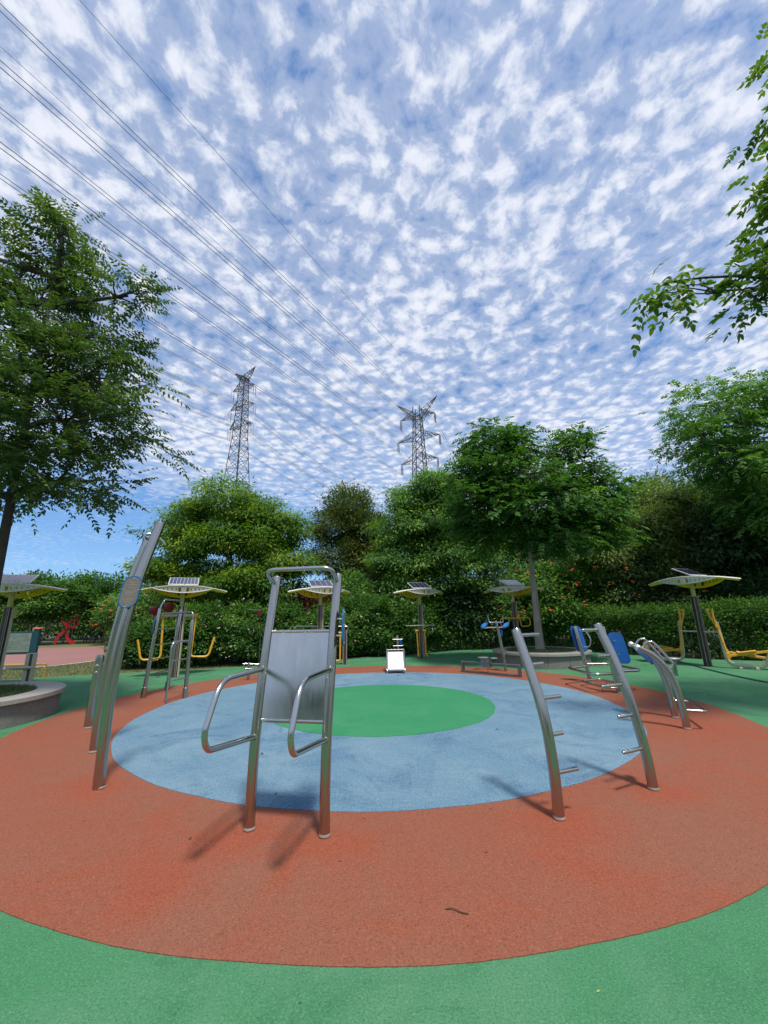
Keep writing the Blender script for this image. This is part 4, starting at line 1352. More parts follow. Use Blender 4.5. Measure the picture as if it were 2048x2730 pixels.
# --- leaning post with blue foot plates
root = thing('blue_plate_post', 'leaning steel post topped by two tilted bright blue plates and prongs', 'exercise post', (3.31, 11.89, 0))
post(spline([(3.31, 11.89, 0), (3.29, 11.90, 0.4), (3.25, 11.91, 0.74), (3.21, 11.92, 1.06), (3.16, 11.94, 1.37)], 5), 0.042, 'post', 'steel', root, 18)
for s, p in ((-1, (2.84, 12.0, 1.245)), (1, (3.42, 11.86, 1.245))):
    MB().plate(stadium(0.13, 0.34), p, unit(np.array([0.93, -0.25, 0.10])), unit(np.array([0.55, 0.8, 0.35])), 0.03).build('foot_plate', 'blue_plate', root)
tubepart('lower_arm', [(2.78, 12.03, 1.18), (3.40, 11.87, 1.18)], 0.02, 'steel_thin', root, 10)
tubepart('fork', fillet([(2.95, 11.99, 1.50), (2.98, 11.98, 1.32), (3.36, 11.88, 1.32), (3.35, 11.88, 1.50)], 0.04, 5), 0.018, 'steel_thin', root, 10)
MB().plate(stadium(0.10, 0.2), (3.30, 12.0, 1.02), (1, 0, 0), (0, 0, 1), 0.02).build('shin_pad', 'blue_pad', root)

# --- slide board and foot post
root = thing('slide_board', 'short sloping bright steel board with side rails at the far rim of the circle', 'exercise board', (0.26, 12.1, 0))
p0, p1 = np.array([0.255, 11.86, 0.07]), np.array([0.255, 12.42, 0.53])
sl = unit(p1 - p0)
MB().box((p0 + p1) / 2, (0.46, np.linalg.norm(p1 - p0), 0.012), ((1, 0, 0), sl, np.cross((1, 0, 0), sl)), 0.003).build('sheet', 'board_sheet', root)
for x in (0.005, 0.505):
    tubepart('side_rail', fillet([(x, 11.80, 0.0), (x, 11.84, 0.10), (x, 12.44, 0.60), (x + 0.03, 12.75, 0.55), (x + 0.03, 12.78, 0.0)], 0.05, 5), 0.021, 'steel_thin', root, 12)
tubepart('cross_bar', [(0.0, 11.85, 0.11), (0.51, 11.85, 0.11)], 0.016, 'steel_thin', root, 10)
tubepart('cross_bar', [(0.0, 12.44, 0.585), (0.51, 12.44, 0.585)], 0.018, 'steel_thin', root, 10)
root = thing('handle_post', 'short steel post with two cross handles and blue pad behind the slide board', 'exercise post', (0.34, 13.0, 0))
post([(0.36, 13.0, 0), (0.36, 13.0, 0.4), (0.34, 13.0, 0.97)], 0.036, 'post', 'steel', root, 16)
tubepart('cross_handle', [(0.19, 12.97, 0.845), (0.50, 12.97, 0.845)], 0.012, 'steel_bright', root, 10)
tubepart('cross_handle', [(0.20, 12.97, 0.655), (0.51, 12.97, 0.655)], 0.012, 'steel_bright', root, 10)
MB().box((0.44, 13.02, 0.755), (0.075, 0.03, 0.15), None, 0.012).build('shin_pad', 'blue_pad', root)

# --- three post climbing frame at left
root = thing('climbing_frame', 'three post steel climbing ladder with looped tops at the left rim', 'climbing frame', (-4.8, 9.3, 0))
q1, q2, q3, q4 = np.array([-5.13, 9.05, 0]), np.array([-5.06, 9.85, 0]), np.array([-4.19, 8.92, 0]), np.array([-4.31, 8.41, 0])
t1, t2, t3 = np.array([-5.02, 9.11, 1.82]), np.array([-4.94, 9.91, 1.81]), np.array([-4.18, 8.92, 1.56])


def up(q, t_, z):
    return q + (t_ - q) * (z / t_[2])


for q, t_ in ((q1, t1), (q2, t2), (q3, t3)):
    MB().tube([q, up(q, t_, 0.2)], 0.052, 18).tube([up(q, t_, 0.2), up(q, t_, 0.212)], [0.052, 0.04], 18).build('sleeve', 'steel', root)
    post([up(q, t_, 0.2), up(q, t_, 0.9), t_], 0.040, 'post', 'steel', root, 18)
tubepart('top_loop', fillet([t1 + [0, 0, -0.02], t1 + [0.05, 0.03, 0.20], t2 + [0, 0, 0.20], t2 + [0, 0, -0.02]], 0.14, 6), 0.019, 'steel_thin', root, 12)
tubepart('top_loop', fillet([up(q1, t1, 1.70) + [0.02, 0, 0], up(q3, t3, 1.73) + [0, 0, 0.0], t3 + [0, 0, -0.02]], 0.12, 6), 0.019, 'steel_thin', root, 12)
for z in (1.66, 1.38, 1.05, 0.75, 0.45):
    tubepart('rung', [up(q1, t1, z), up(q2, t2, z)], 0.014, 'steel_thin', root, 10)
tubepart('thin_rail', fillet([q4, q4 + [0, 0, 1.14], up(q3, t3, 1.14)], 0.12, 6), 0.021, 'steel_thin', root, 12)
for z in (0.78, 0.40):
    tubepart('rung', [q4 + [0, 0, z], up(q3, t3, z)], 0.014, 'steel_thin', root, 10)
plaque(root, up(q1, t1, 1.46) + np.array([-0.085, 0.02, 0]), (0.5, -0.85, 0), (0.06, 0.03, 1), 0.17, 0.36)


# ================================================================== SOLAR CANOPY UNITS
def solar_unit(x, y, ang, label, extra=None, cell_n=4):
    root = thing('solar_canopy', label, 'solar canopy', (x, y, 0), 'solar canopies over the machines')
    zc_ = 1.95
    MB().box((x, y, 0.97), (0.135, 0.135, 1.94), None, 0.004).build('column_core', 'brown_core', root)
    for sx in (-1, 1):
        for sy in (-1, 1):
            MB().box((x + sx * 0.066, y + sy * 0.066, 0.97), (0.014, 0.014, 1.936), None, 0.004).build('column_edge_strip', 'aluminium', root)
    MB().box((x + 0.028, y - 0.071, 0.97), (0.010, 0.010, 1.93), None, 0.002).build('column_front_strip', 'aluminium', root)
    MB().box((x + 0.092, y + 0.02, 0.97), (0.030, 0.07, 1.93), None, 0.004).build('cable_duct', 'cream_paint', root)
    MB().box((x, y, zc_ + 0.006), (0.30, 0.20, 0.014), None, 0.003).build('collar_plate', 'khaki_paint', root)
    MB().box((x + 0.085, y + 0.06, 1.80), (0.09, 0.09, 0.24), None, 0.008).build('control_box', 'khaki_paint', root)
    MB().cyl((x, y, zc_ + 0.012), (x, y, 2.40), 0.058, 18).build('neck_tube', 'khaki_paint', root)
    n = np.array([math.sin(R(ang)), -math.cos(R(ang)), 0])
    t = np.array([math.cos(R(ang)), math.sin(R(ang)), 0])
    c = np.array([x, y, 0.0])
    L, Wd, ze = 1.22, 0.46, 2.53

    def hw(s):
        return Wd * max(0.0, 1 - abs(s) ** 1.7) ** 0.9 + 0.01

    def rz(s, v=0):
        return ze - 0.15 * s * s - 0.015 * v * v
    S = np.linspace(-1, 1, 25)
    VV = np.linspace(-1, 1, 7)
    for nm, dz, m in (('roof', 0.012, 'canopy_white'), ('roof_underside', -0.055, 'lemon_paint')):
        V, F = [], []
        for s in S:
            for v in VV:
                V.append(c + t * s * L * (1 if dz > 0 else 0.97) + n * v * hw(s) * (1 if dz > 0 else 0.96) + np.array([0, 0, rz(s, v) + dz * (1 if dz > 0 else (1.0 if abs(v) < 0.9 else 0.15))]))
        for i in range(len(S) - 1):
            for j in range(len(VV) - 1):
                b = i * len(VV) + j
                F.append((b, b + 1, b + len(VV) + 1, b + len(VV)))
        MB().add(V, F).build(nm, m, root)
    ed = [c + t * s * L + n * hw(s) + np.array([0, 0, rz(s, 1)]) for s in S] + [c + t * s * L - n * hw(s) + np.array([0, 0, rz(s, 1)]) for s in S[::-1][1:-1]]
    MB().tube(ed, 0.014, 8, closed=True).build('roof_rim', 'canopy_white', root)
    SE = 0.64
    for nm, sg, m in (('front_panel', 1, 'canopy_white'), ('rear_panel', -1, 'lemon_paint')):
        k = 44
        ss = np.linspace(-SE, SE, k + 1)
        V, F = [], []

        def pt(s, w):
            dep = (0.19 if sg > 0 else 0.29) * (1 - (s / SE) ** 2) + 0.002
            off = hw(s) * sg * (1 - 0.15 * w * dep / 0.27)
            return c + t * s * L + n * off + np.array([0, 0, rz(s, 1) - 0.012 - dep * w])
        for i in range(k):
            frac = abs((ss[i] + ss[i + 1]) / 2) / SE
            j = i - k // 2 if i >= k // 2 else k // 2 - 1 - i
            hole = None
            if j in (2, 3):
                hole = (0.18, 0.86) if j == 2 else (0.26, 0.78)
            elif j >= 5 and (j - 5) % 3 == 0 and frac < 0.82:
                hole = (0.36, 0.66)
            rows = [(0, 1)] if hole is None else [(0, hole[0]), (hole[1], 1)]
            for w0, w1 in rows:
                b = len(V)
                V += [pt(ss[i], w0), pt(ss[i + 1], w0), pt(ss[i + 1], w1), pt(ss[i], w1)]
                V += [p - n * sg * 0.012 for p in V[b:b + 4]]
                F += [(b, b + 1, b + 2, b + 3), (b + 7, b + 6, b + 5, b + 4), (b, b + 4, b + 5, b + 1), (b + 2, b + 6, b + 7, b + 3), (b, b + 3, b + 7, b + 4), (b + 1, b + 5, b + 6, b + 2)]
        p = MB().add(V, F).build(nm, m, root, smooth=False)
        MB().tube([pt(s, 1.0) for s in ss[::2]], 0.013, 8).build('lower_rim', m, p)
    # solar panel, all tilted to the same side of the sky
    f = unit(np.array([0.40, -0.92, 0]))
    w = np.array([-f[1], f[0], 0])
    w = w if w[0] > 0 else -w
    tl = R(26)
    e2 = -f * math.cos(tl) + np.array([0, 0, math.sin(tl)])
    nn_ = unit(np.cross(w, e2))
    pc_ = c + np.array([0, 0, 2.67])
    pan = MB().box(pc_, (0.80, 0.54, 0.028), (w, e2, nn_), 0.004).build('solar_panel', 'pv_frame', root)
    for i in range(cell_n):
        q = pc_ + w * (-0.38 + 0.76 * (i + 0.5) / cell_n) + nn_ * 0.0155
        MB().box(q, (0.76 / cell_n - 0.010, 0.495, 0.003), (w, e2, nn_)).build('cell', 'pv_cell', pan, smooth=False)
    MB().cyl(c + np.array([0, 0, 2.50]), pc_ - nn_ * 0.012, 0.018, 10).build('panel_stalk', 'aluminium', root)
    for s in (-0.35, 0.0, 0.35):
        q = c + t * s * L + n * hw(s) * 0.97 + np.array([0, 0, rz(s, 1) + 0.012])
        MB().cyl(q, q + np.array([0, 0, 0.022]), 0.012, 8).build('bolt', 'steel_thin', root)
    if extra:
        extra(root, c, t, n)
    return root


def ex2(root, c, t, n):
    a, b = np.array([-6.37, 11.81, 1.68]), np.array([-5.64, 12.17, 1.68])
    tubepart('cross_beam', [a, b], 0.042, 'cream_paint', root, 14)
    for q, e in ((a, -1), (b, 1)):
        ar = MB()
        d = unit(b - a) * e
        pts = fillet([q + [0, 0, 0.02] + d * 0.02, q * [1, 1, 0] + [0, 0, 0.52] - d * 0.03, q * [1, 1, 0] + d * 0.45 + [0, 0, 0.50], q * [1, 1, 0] + d * 0.58 + [0, 0, 1.05]], 0.12, 6)
        arm = ar.tube(pts, 0.030, 12).build('swing_arm', 'yellow_paint', root)
        MB().ball(q + d * 0.02, 0.062, 12, 8).build('hub', 'yellow_paint', arm)
        MB().cyl(q * [1, 1, 0] + d * 0.02 + [0, 0, 0.505], q * [1, 1, 0] + d * 0.16 + [0, 0, 0.503], 0.034, 12).build('grip', 'black_rubber' if e > 0 else 'yellow_paint', arm)
    for p, r_, dz in (((-6.74, 11.93), 0.115, 1.83), ((-6.40, 12.10), 0.135, 1.92)):
        MB().tube([(p[0] - 0.09, p[1] - 0.02, dz), (p[0] - 0.07, p[1] - 0.02, dz), (p[0] + 0.07, p[1], dz), (p[0] + 0.09, p[1], dz)], [r_ * 0.85, r_, r_, r_ * 0.85], 16).build('boxing_pad', 'red_pad', root)
        tubepart('pad_stem', [(p[0], p[1], dz - r_), (p[0] + 0.03, p[1], 1.62)], 0.03, 'red_pad', root, 10)
        tubepart('pad_bracket', [(p[0] + 0.03, p[1], 1.66), (-6.02, 12.0, 1.66)], 0.02, 'cream_paint', root, 10)


def ex4(root, c, t, n):
    tubepart('cross_beam', [(0.73, 15.66, 1.17), (1.84, 15.60, 1.18)], 0.018, 'cream_paint', root, 10)
    for s, x in ((-1, 1.15), (1, 1.44)):
        q = np.array([x, 15.70, 0.98])
        arm = MB().tube(fillet([q, (x + 0.03, 15.70, 0.13), (x + 0.03 + 0.02 * s, 15.45, 0.11)], 0.04, 4), 0.028, 10).build('swing_arm', 'yellow_paint', root)
        MB().tube([q - [0.055, 0, 0], q + [0.055, 0, 0]], 0.05, 14).build('hub', 'yellow_paint', arm)


def ex5(root, c, t, n):
    d = np.array([0.97, -0.24, 0])
    q = c + np.array([-0.02, -0.10, 0])
    tubepart('cross_beam', [q - d * 0.50 + [0, 0, 1.37], q + d * 0.36 + [0, 0, 1.39]], 0.024, 'yellow_paint', root, 10)
    for x0, x1 in ((0.16, 0.48), (-0.22, -0.50)):
        s = np.sign(x1)
        tubepart('handle_loop', fillet([q + d * x0 + [0, 0, 1.37], q + d * (x0 + 0.02 * s) + [0, 0, 1.25], q + d * (x0 + 0.03 * s) + [0, 0, 1.09], q + d * x1 + [0, 0, 1.10], q + d * (x1 + 0.04 * s) + [0, 0, 1.25], q + d * x1 + [0, 0, 1.39], q + d * (x0 + 0.02 * s) + [0, 0, 1.395]], 0.07, 5), 0.019, 'yellow_paint', root, 10)
    MB().box(q + [0.13, 0.05, 1.42], (0.09, 0.09, 0.2), None, 0.01).build('control_box', 'yellow_paint', root)


def ex6(root, c, t, n):
    tubepart('cross_beam', [(8.95, 12.70, 0.95), (9.05, 12.42, 0.95), (9.40, 11.80, 0.95)], 0.024, 'cream_paint', root, 12)


solar_unit(-9.55, 10.37, 12, 'solar canopy on brown column at the left edge, above the information board', None, 8)
solar_unit(-5.99, 12.0, 28, 'solar canopy with yellow swing arms behind the climbing frame', ex2, 8)
solar_unit(-2.22, 13.9, 40, 'solar canopy rising behind the steel backrest frame', None, 4)
solar_unit(1.31, 15.78, 34, 'solar canopy with two straight yellow arms right of the slide board', ex4, 4)
solar_unit(4.75, 15.25, -45, 'solar canopy half hidden by the planter tree trunk', ex5, 4)
solar_unit(9.18, 12.18, -62, 'rightmost solar canopy, standing between two yellow walker machines', ex6, 4)


# --- walker machines
def walker(label, o, e):
    """o foot centre, e direction to the footboards' far end"""
    o = np.array([*o, 0.0])
    e = unit(np.array([*e, 0.0]))
    w = np.array([-e[1], e[0], 0])
    root = thing('walker_machine', label, 'exercise machine', tuple(o), 'yellow walker machines')
    Z = lambda a, b, z: o + e * a + w * b + np.array([0, 0, z])
    tubepart('main_frame', fillet([Z(-0.22, 0, 1.20), Z(-0.16, 0, 0.10), Z(0.62, 0, 0.06), Z(0.80, 0, 0.60)], 0.20, 7), 0.047, 'cream_paint', root, 14)
    for a in (0.08, 0.42):
        MB().box(Z(a, 0, 0.025), (0.07, 0.22, 0.05), (e, w, (0, 0, 1)), 0.006).build('foot', 'cream_paint', root)
    MB().ball(Z(-0.22, 0, 1.20), 0.05, 12, 8).build('frame_cap', 'cream_paint', root)
    for s, sw in ((-1, 0.03), (1, -0.05)):
        ar = tubepart('lever', fillet([Z(-0.31 + sw * 1.5, 0.10 * s, 1.60), Z(-0.30 + sw * 0.8, 0.11 * s, 1.38), Z(-0.24, 0.10 * s, 1.12), Z(-0.14, 0.10 * s, 0.40 - sw)], 0.05, 4), 0.027, 'yellow_paint', root, 10)
        MB().tube([Z(-0.23, 0.05 * s, 1.12), Z(-0.23, 0.14 * s, 1.12)], 0.048, 14).build('pivot', 'yellow_paint', ar)
        MB().box(Z(-0.13, 0.10 * s, 0.36 - sw), (0.08, 0.06, 0.16), (e, w, (0, 0, 1)), 0.008).build('lever_shoe', 'yellow_paint', ar)
        a_, b_ = Z(-0.12, 0.10 * s, 0.36 - sw), Z(0.74, 0.10 * s, 0.40 + sw * 2.6)
        d = unit(b_ - a_)
        fbm = MB().box((a_ + b_) / 2, (np.linalg.norm(b_ - a_), 0.045, 0.06), (d, w, np.cross(d, w)), 0.006).build('foot_beam', 'yellow_paint', root)
        q = a_ * 0.55 + b_ * 0.45 + np.array([0, 0, 0.052])
        MB().box(q, (0.40, 0.13, 0.036), (d, w, np.cross(d, w)), 0.008).build('tread', 'yellow_paint', fbm)
    MB().box(Z(0.78, 0, 0.42), (0.07, 0.30, 0.30), (e, w, (0, 0, 1)), 0.01).build('crank_housing', 'yellow_paint', root)
    return root


walker('yellow and cream walker machine at the right edge', (9.52, 11.62), (0.80, -0.55))
walker('yellow and cream walker machine left of the rightmost column', (8.95, 13.06), (-0.86, 0.50))

# --- box post with rail and yellow arm behind backrest
root = thing('rail_stand', 'brown box post holding a long steel rail, half hidden by the steel backrest', 'exercise stand', (-1.41, 14.26, 0))
MB().box((-1.41, 14.26, 0.55), (0.13, 0.13, 1.10), None, 0.004).build('box_post', 'brown_core', root)
for sx in (-1, 1):
    MB().box((-1.41 + sx * 0.06, 14.20, 0.55), (0.026, 0.026, 1.10), None, 0.003).build('edge_strip', 'aluminium', root)
tubepart('hand_rail', fillet([(-1.33, 14.22, 1.02), (-1.29, 14.22, 1.23), (-3.12, 14.05, 1.27), (-3.14, 14.05, 1.0), (-3.14, 14.05, 0.0)], 0.08, 6), 0.020, 'steel_thin', root, 12)
tubepart('swing_arm', fillet([(-1.57, 14.2, 1.05), (-1.57, 14.2, 0.13), (-1.85, 14.15, 0.12)], 0.04, 4), 0.030, 'yellow_paint', root, 10)
tubepart('pivot', [(-1.40, 14.2, 1.02), (-1.62, 14.2, 1.02)], 0.04, 'yellow_paint', root, 12)
root = thing('stub_post', 'low steel stub post with short bars left of the backrest frame', 'exercise post', (-3.65, 11.22, 0))
post([(-3.65, 11.22, 0), (-3.65, 11.22, 0.2), (-3.66, 11.22, 0.44)], 0.036, 'post', 'steel', root, 14)
tubepart('cross_bar', [(-3.80, 11.17, 0.41), (-3.40, 11.29, 0.38)], 0.016, 'steel_thin', root, 10)
tubepart('cross_bar', fillet([(-3.78, 11.17, 0.41), (-3.76, 11.17, 0.29), (-3.64, 11.2, 0.28), (-3.40, 11.29, 0.24)], 0.04, 4), 0.014, 'steel_thin', root, 10)
root = thing('boxing_pad_post', 'thin dark post with a small maroon boxing pad before the white roses', 'exercise post', (-4.25, 13.85, 0))
tubepart('post', [(-4.25, 14.05, 0), (-4.25, 14.05, 1.2), (-4.25, 13.85, 1.72)], 0.018, 'bark_dark', root, 8)
MB().box((-4.25, 13.80, 1.72), (0.15, 0.10, 0.24), None, 0.03).build('pad', 'maroon_pad', root)
tubepart('top_bar', [(-4.68, 13.80, 1.86), (-4.22, 13.85, 1.80)], 0.012, 'steel_thin', root, 8)


# --- chain stools at right
def chain_stool(label, x, y):
    root = thing('chain_stool', label, 'chain post', (x, y, 0), 'steel stools carrying the chain')
    MB().cyl((x, y, 0), (x, y, 0.39), 0.052, 20).build('post', 'steel', root)
    MB().lathe([(0.001, 0.385), (0.155, 0.385), (0.165, 0.395), (0.165, 0.408), (0.150, 0.42), (0.001, 0.424)], (x, y, 0), 28).build('seat', 'steel_bright', root)
    MB().tube(spline([(x + 0.03, y - 0.05, 0.34), (x + 0.03, y - 0.085, 0.34), (x + 0.03, y - 0.09, 0.37)], 4), 0.008, 8).build('chain_eye', 'steel_thin', root)
    return root


chain_stool('small round steel stool post holding the chain at right', 7.17, 10.64)
chain_stool('second round steel stool post, just outside the right edge', 7.12, 5.5)
root = thing('barrier_chain', 'dark drooping chain between steel stool posts at right', 'chain', (7.2, 8.1, 0))
mb = MB()
nl = 150
pp = []
for k in range(nl + 1):
    t = k / nl
    pp.append(np.array([7.20 - 0.05 * t, 10.55 - 4.96 * t, 0.36 - 4 * 0.135 * t * (1 - t)]))
for k in range(nl):
    c = (pp[k] + pp[k + 1]) / 2
    d = unit(pp[k + 1] - pp[k])
    s = unit(np.cross(d, [0, 0, 1.0]))
    v = np.cross(s, d)
    e = s if k % 2 else v
    mb.tube([c + d * 0.024 * math.cos(a) + e * 0.016 * math.sin(a) for a in [2 * math.pi * j / 8 for j in range(8)]], 0.0055, 5, closed=True)
o = mb.build('chain_links', 'chain_dark', root)
o['kind'] = 'stuff'

# --- left side small things
root = thing('seat_post', 'grey box post with crossboard standing behind the left planter', 'exercise post', (-7.55, 8.95, 0))
MB().box((-7.55, 8.95, 0.47), (0.15, 0.13, 0.94), None, 0.006).build('box_post', 'cream_paint', root)
MB().box((-7.50, 8.878, 0.47), (0.05, 0.014, 0.93), None, 0.002).build('dark_strip', 'brown_core', root)
MB().box((-7.68, 8.85, 0.665), (0.52, 0.10, 0.045), None, 0.012).build('crossboard', 'cream_paint', root)
root = thing('yellow_bench', 'yellow slatted steel bench beside the lawn at left', 'bench', (-10.1, 11.7, 0))
for i in range(6):
    MB().box((-10.35 + 0.0, 11.42 + i * 0.085, 0.44), (1.3, 0.065, 0.022), None, 0.005).build('slat', 'yellow_paint', root)
tubepart('rim', fillet([(-11.0, 11.36, 0.45), (-9.64, 11.36, 0.45), (-9.58, 11.92, 0.42), (-11.0, 11.92, 0.42)], 0.05, 4, closed=True), 0.016, 'yellow_paint', root, 8, closed=True)
for p in ((-9.63, 11.40), (-9.58, 11.90), (-10.06, 11.90), (-10.95, 11.40), (-10.95, 11.90)):
    MB().cyl((*p, 0), (*p, 0.44), 0.016, 8).build('leg', 'yellow_paint', root)
root = thing('information_board', 'teal framed information board on orange capped posts at the left edge', 'sign', (-12.6, 14.3, 0))
bd = unit(np.array([0.85, 0.12, 0]))
P_ = np.array([-12.15, 14.45, 0.0])
nb = np.array([bd[1], -bd[0], 0])
for d in (0.0, -1.35):
    q = P_ + bd * d
    MB().box(q + [0, 0, 0.66], (0.17, 0.12, 1.32), (bd, nb, (0, 0, 1)), 0.008).build('post', 'board_teal', root)
    MB().box(q + [0, 0, 1.35], (0.22, 0.17, 0.06), (bd, nb, (0, 0, 1)), 0.02).build('post_cap', 'orange_cap', root)
q = P_ - bd * 0.675
MB().box(q + [0, 0, 0.88], (1.16, 0.05, 0.74), (bd, nb, (0, 0, 1)), 0.006).build('frame', 'board_teal', root)
fc = MB().box(q + [0, 0, 0.89] + nb * 0.030, (1.06, 0.012, 0.62), (bd, nb, (0, 0, 1)), 0.002).build('face', 'board_face', root)
mb = MB()
for r_ in range(9):
    z = 1.15 - r_ * 0.058
    x = -0.48
    while x < 0.44:
        w_ = random.uniform(0.04, 0.16)
        if random.random() < 0.8:
            mb.box(q + bd * (x + w_ / 2) + nb * 0.0375 + np.array([0, 0, z]), (w_, 0.001, 0.013), (bd, nb, (0, 0, 1)))
        x += w_ + 0.025
o = mb.build('print', 'steel_dark', fc, smooth=False)
o['kind'] = 'stuff'

# --- red runner sculpture
root = thing('runner_sculpture', 'flat red running figure sculpture on the lawn before the tall shrubs', 'sculpture', (-22.2, 29.0, 0))
e = unit(np.array([0.80, 0.60, 0]))
O_ = np.array([-22.25, 29.0, 0.0])
nr = np.array([e[1], -e[0], 0])


def ribbon(pts, w):
    w = (lambda f: (lambda t: f(t) * 0.85))(w) if callable(w) else w * 0.85
    P = [np.array(p, float) for p in pts]
    P = [p for p in spline([(p[0], p[1], 0) for p in P], 5)]
    le, ri = [], []
    for i, p in enumerate(P):
        t = P[min(i + 1, len(P) - 1)] - P[max(i - 1, 0)]
        t = t / np.linalg.norm(t)
        nn = np.array([-t[1], t[0], 0])
        ww = w(i / (len(P) - 1)) if callable(w) else w
        le.append(p + nn * ww)
        ri.append(p - nn * ww)
    mb = MB()
    V = []
    for a, b in zip(le, ri):
        for q in (a, b):
            for dd in (0.05, -0.05):
                V.append(O_ + e * q[0] * 0.84 + np.array([0, 0, q[1] * 1.07]) + nr * dd)
    F = []
    for i in range(len(le) - 1):
        b = i * 4
        F += [(b, b + 4, b + 6, b + 2), (b + 1, b + 3, b + 7, b + 5), (b, b + 1, b + 5, b + 4), (b + 2, b + 6, b + 7, b + 3)]
    F += [(0, 2, 3, 1), (len(V) - 4, len(V) - 3, len(V) - 1, len(V) - 2)]
    return mb.add(V, F)


ribbon([(0.10, 1.50), (0.0, 1.35), (-0.10, 1.10), (-0.15, 0.86)], lambda t: 0.10 - 0.03 * abs(t - 0.4)).build('torso', 'red_sculpture', root)
ribbon([(-0.12, 0.90), (-0.40, 0.72), (-0.62, 0.50), (-0.75, 0.05)], 0.10).build('rear_leg', 'red_sculpture', root)
ribbon([(-0.08, 0.72), (0.0, 0.42), (0.22, 0.18), (0.62, 0.06)], 0.115).build('front_leg', 'red_sculpture', root)
ribbon([(0.0, 1.34), (-0.22, 1.26), (-0.45, 1.42), (-0.52, 1.50)], 0.09).build('rear_arm', 'red_sculpture', root)
ribbon([(-0.05, 1.14), (0.25, 1.05), (0.50, 1.14), (0.58, 1.38), (0.45, 1.55), (0.15, 1.50)], 0.075).build('front_arm', 'red_sculpture', root)
ribbon([(0.42, 1.58), (0.36, 1.68)], 0.06).build('neck', 'red_sculpture', root)
hp = [(0.42 + 0.15 * math.sin(a), 1.83 + 0.17 * math.cos(a)) for a in [2 * math.pi * k / 14 for k in range(15)]]
ribbon(hp, 0.055).build('head', 'red_sculpture', root)
MB().cyl(O_ + e * 0.25 + nr * -0.12, O_ + e * 0.25 + nr * -0.12 + np.array([0, 0, 1.1]), 0.03, 8).build('support_rod', 'steel_dark', root)
MB().cyl(O_ + e * -0.72, O_ + e * -0.72 + np.array([0, 0, 0.08]), 0.03, 8).build('foot_peg', 'steel_dark', root)
MB().cyl(O_ + e * 0.55, O_ + e * 0.55 + np.array([0, 0, 0.08]), 0.03, 8).build('foot_peg', 'steel_dark', root)


# ================================================================== PYLONS AND POWER LINES
BE = R(25.8)
PAX = np.array([math.cos(BE), -math.sin(BE), 0])
PDX = np.array([math.sin(BE), math.cos(BE), 0])


def strut(mb, a, b, w):
    a, b = np.array(a, float), np.array(b, float)
    mb.tube([a, b], w, 4, cap=False)


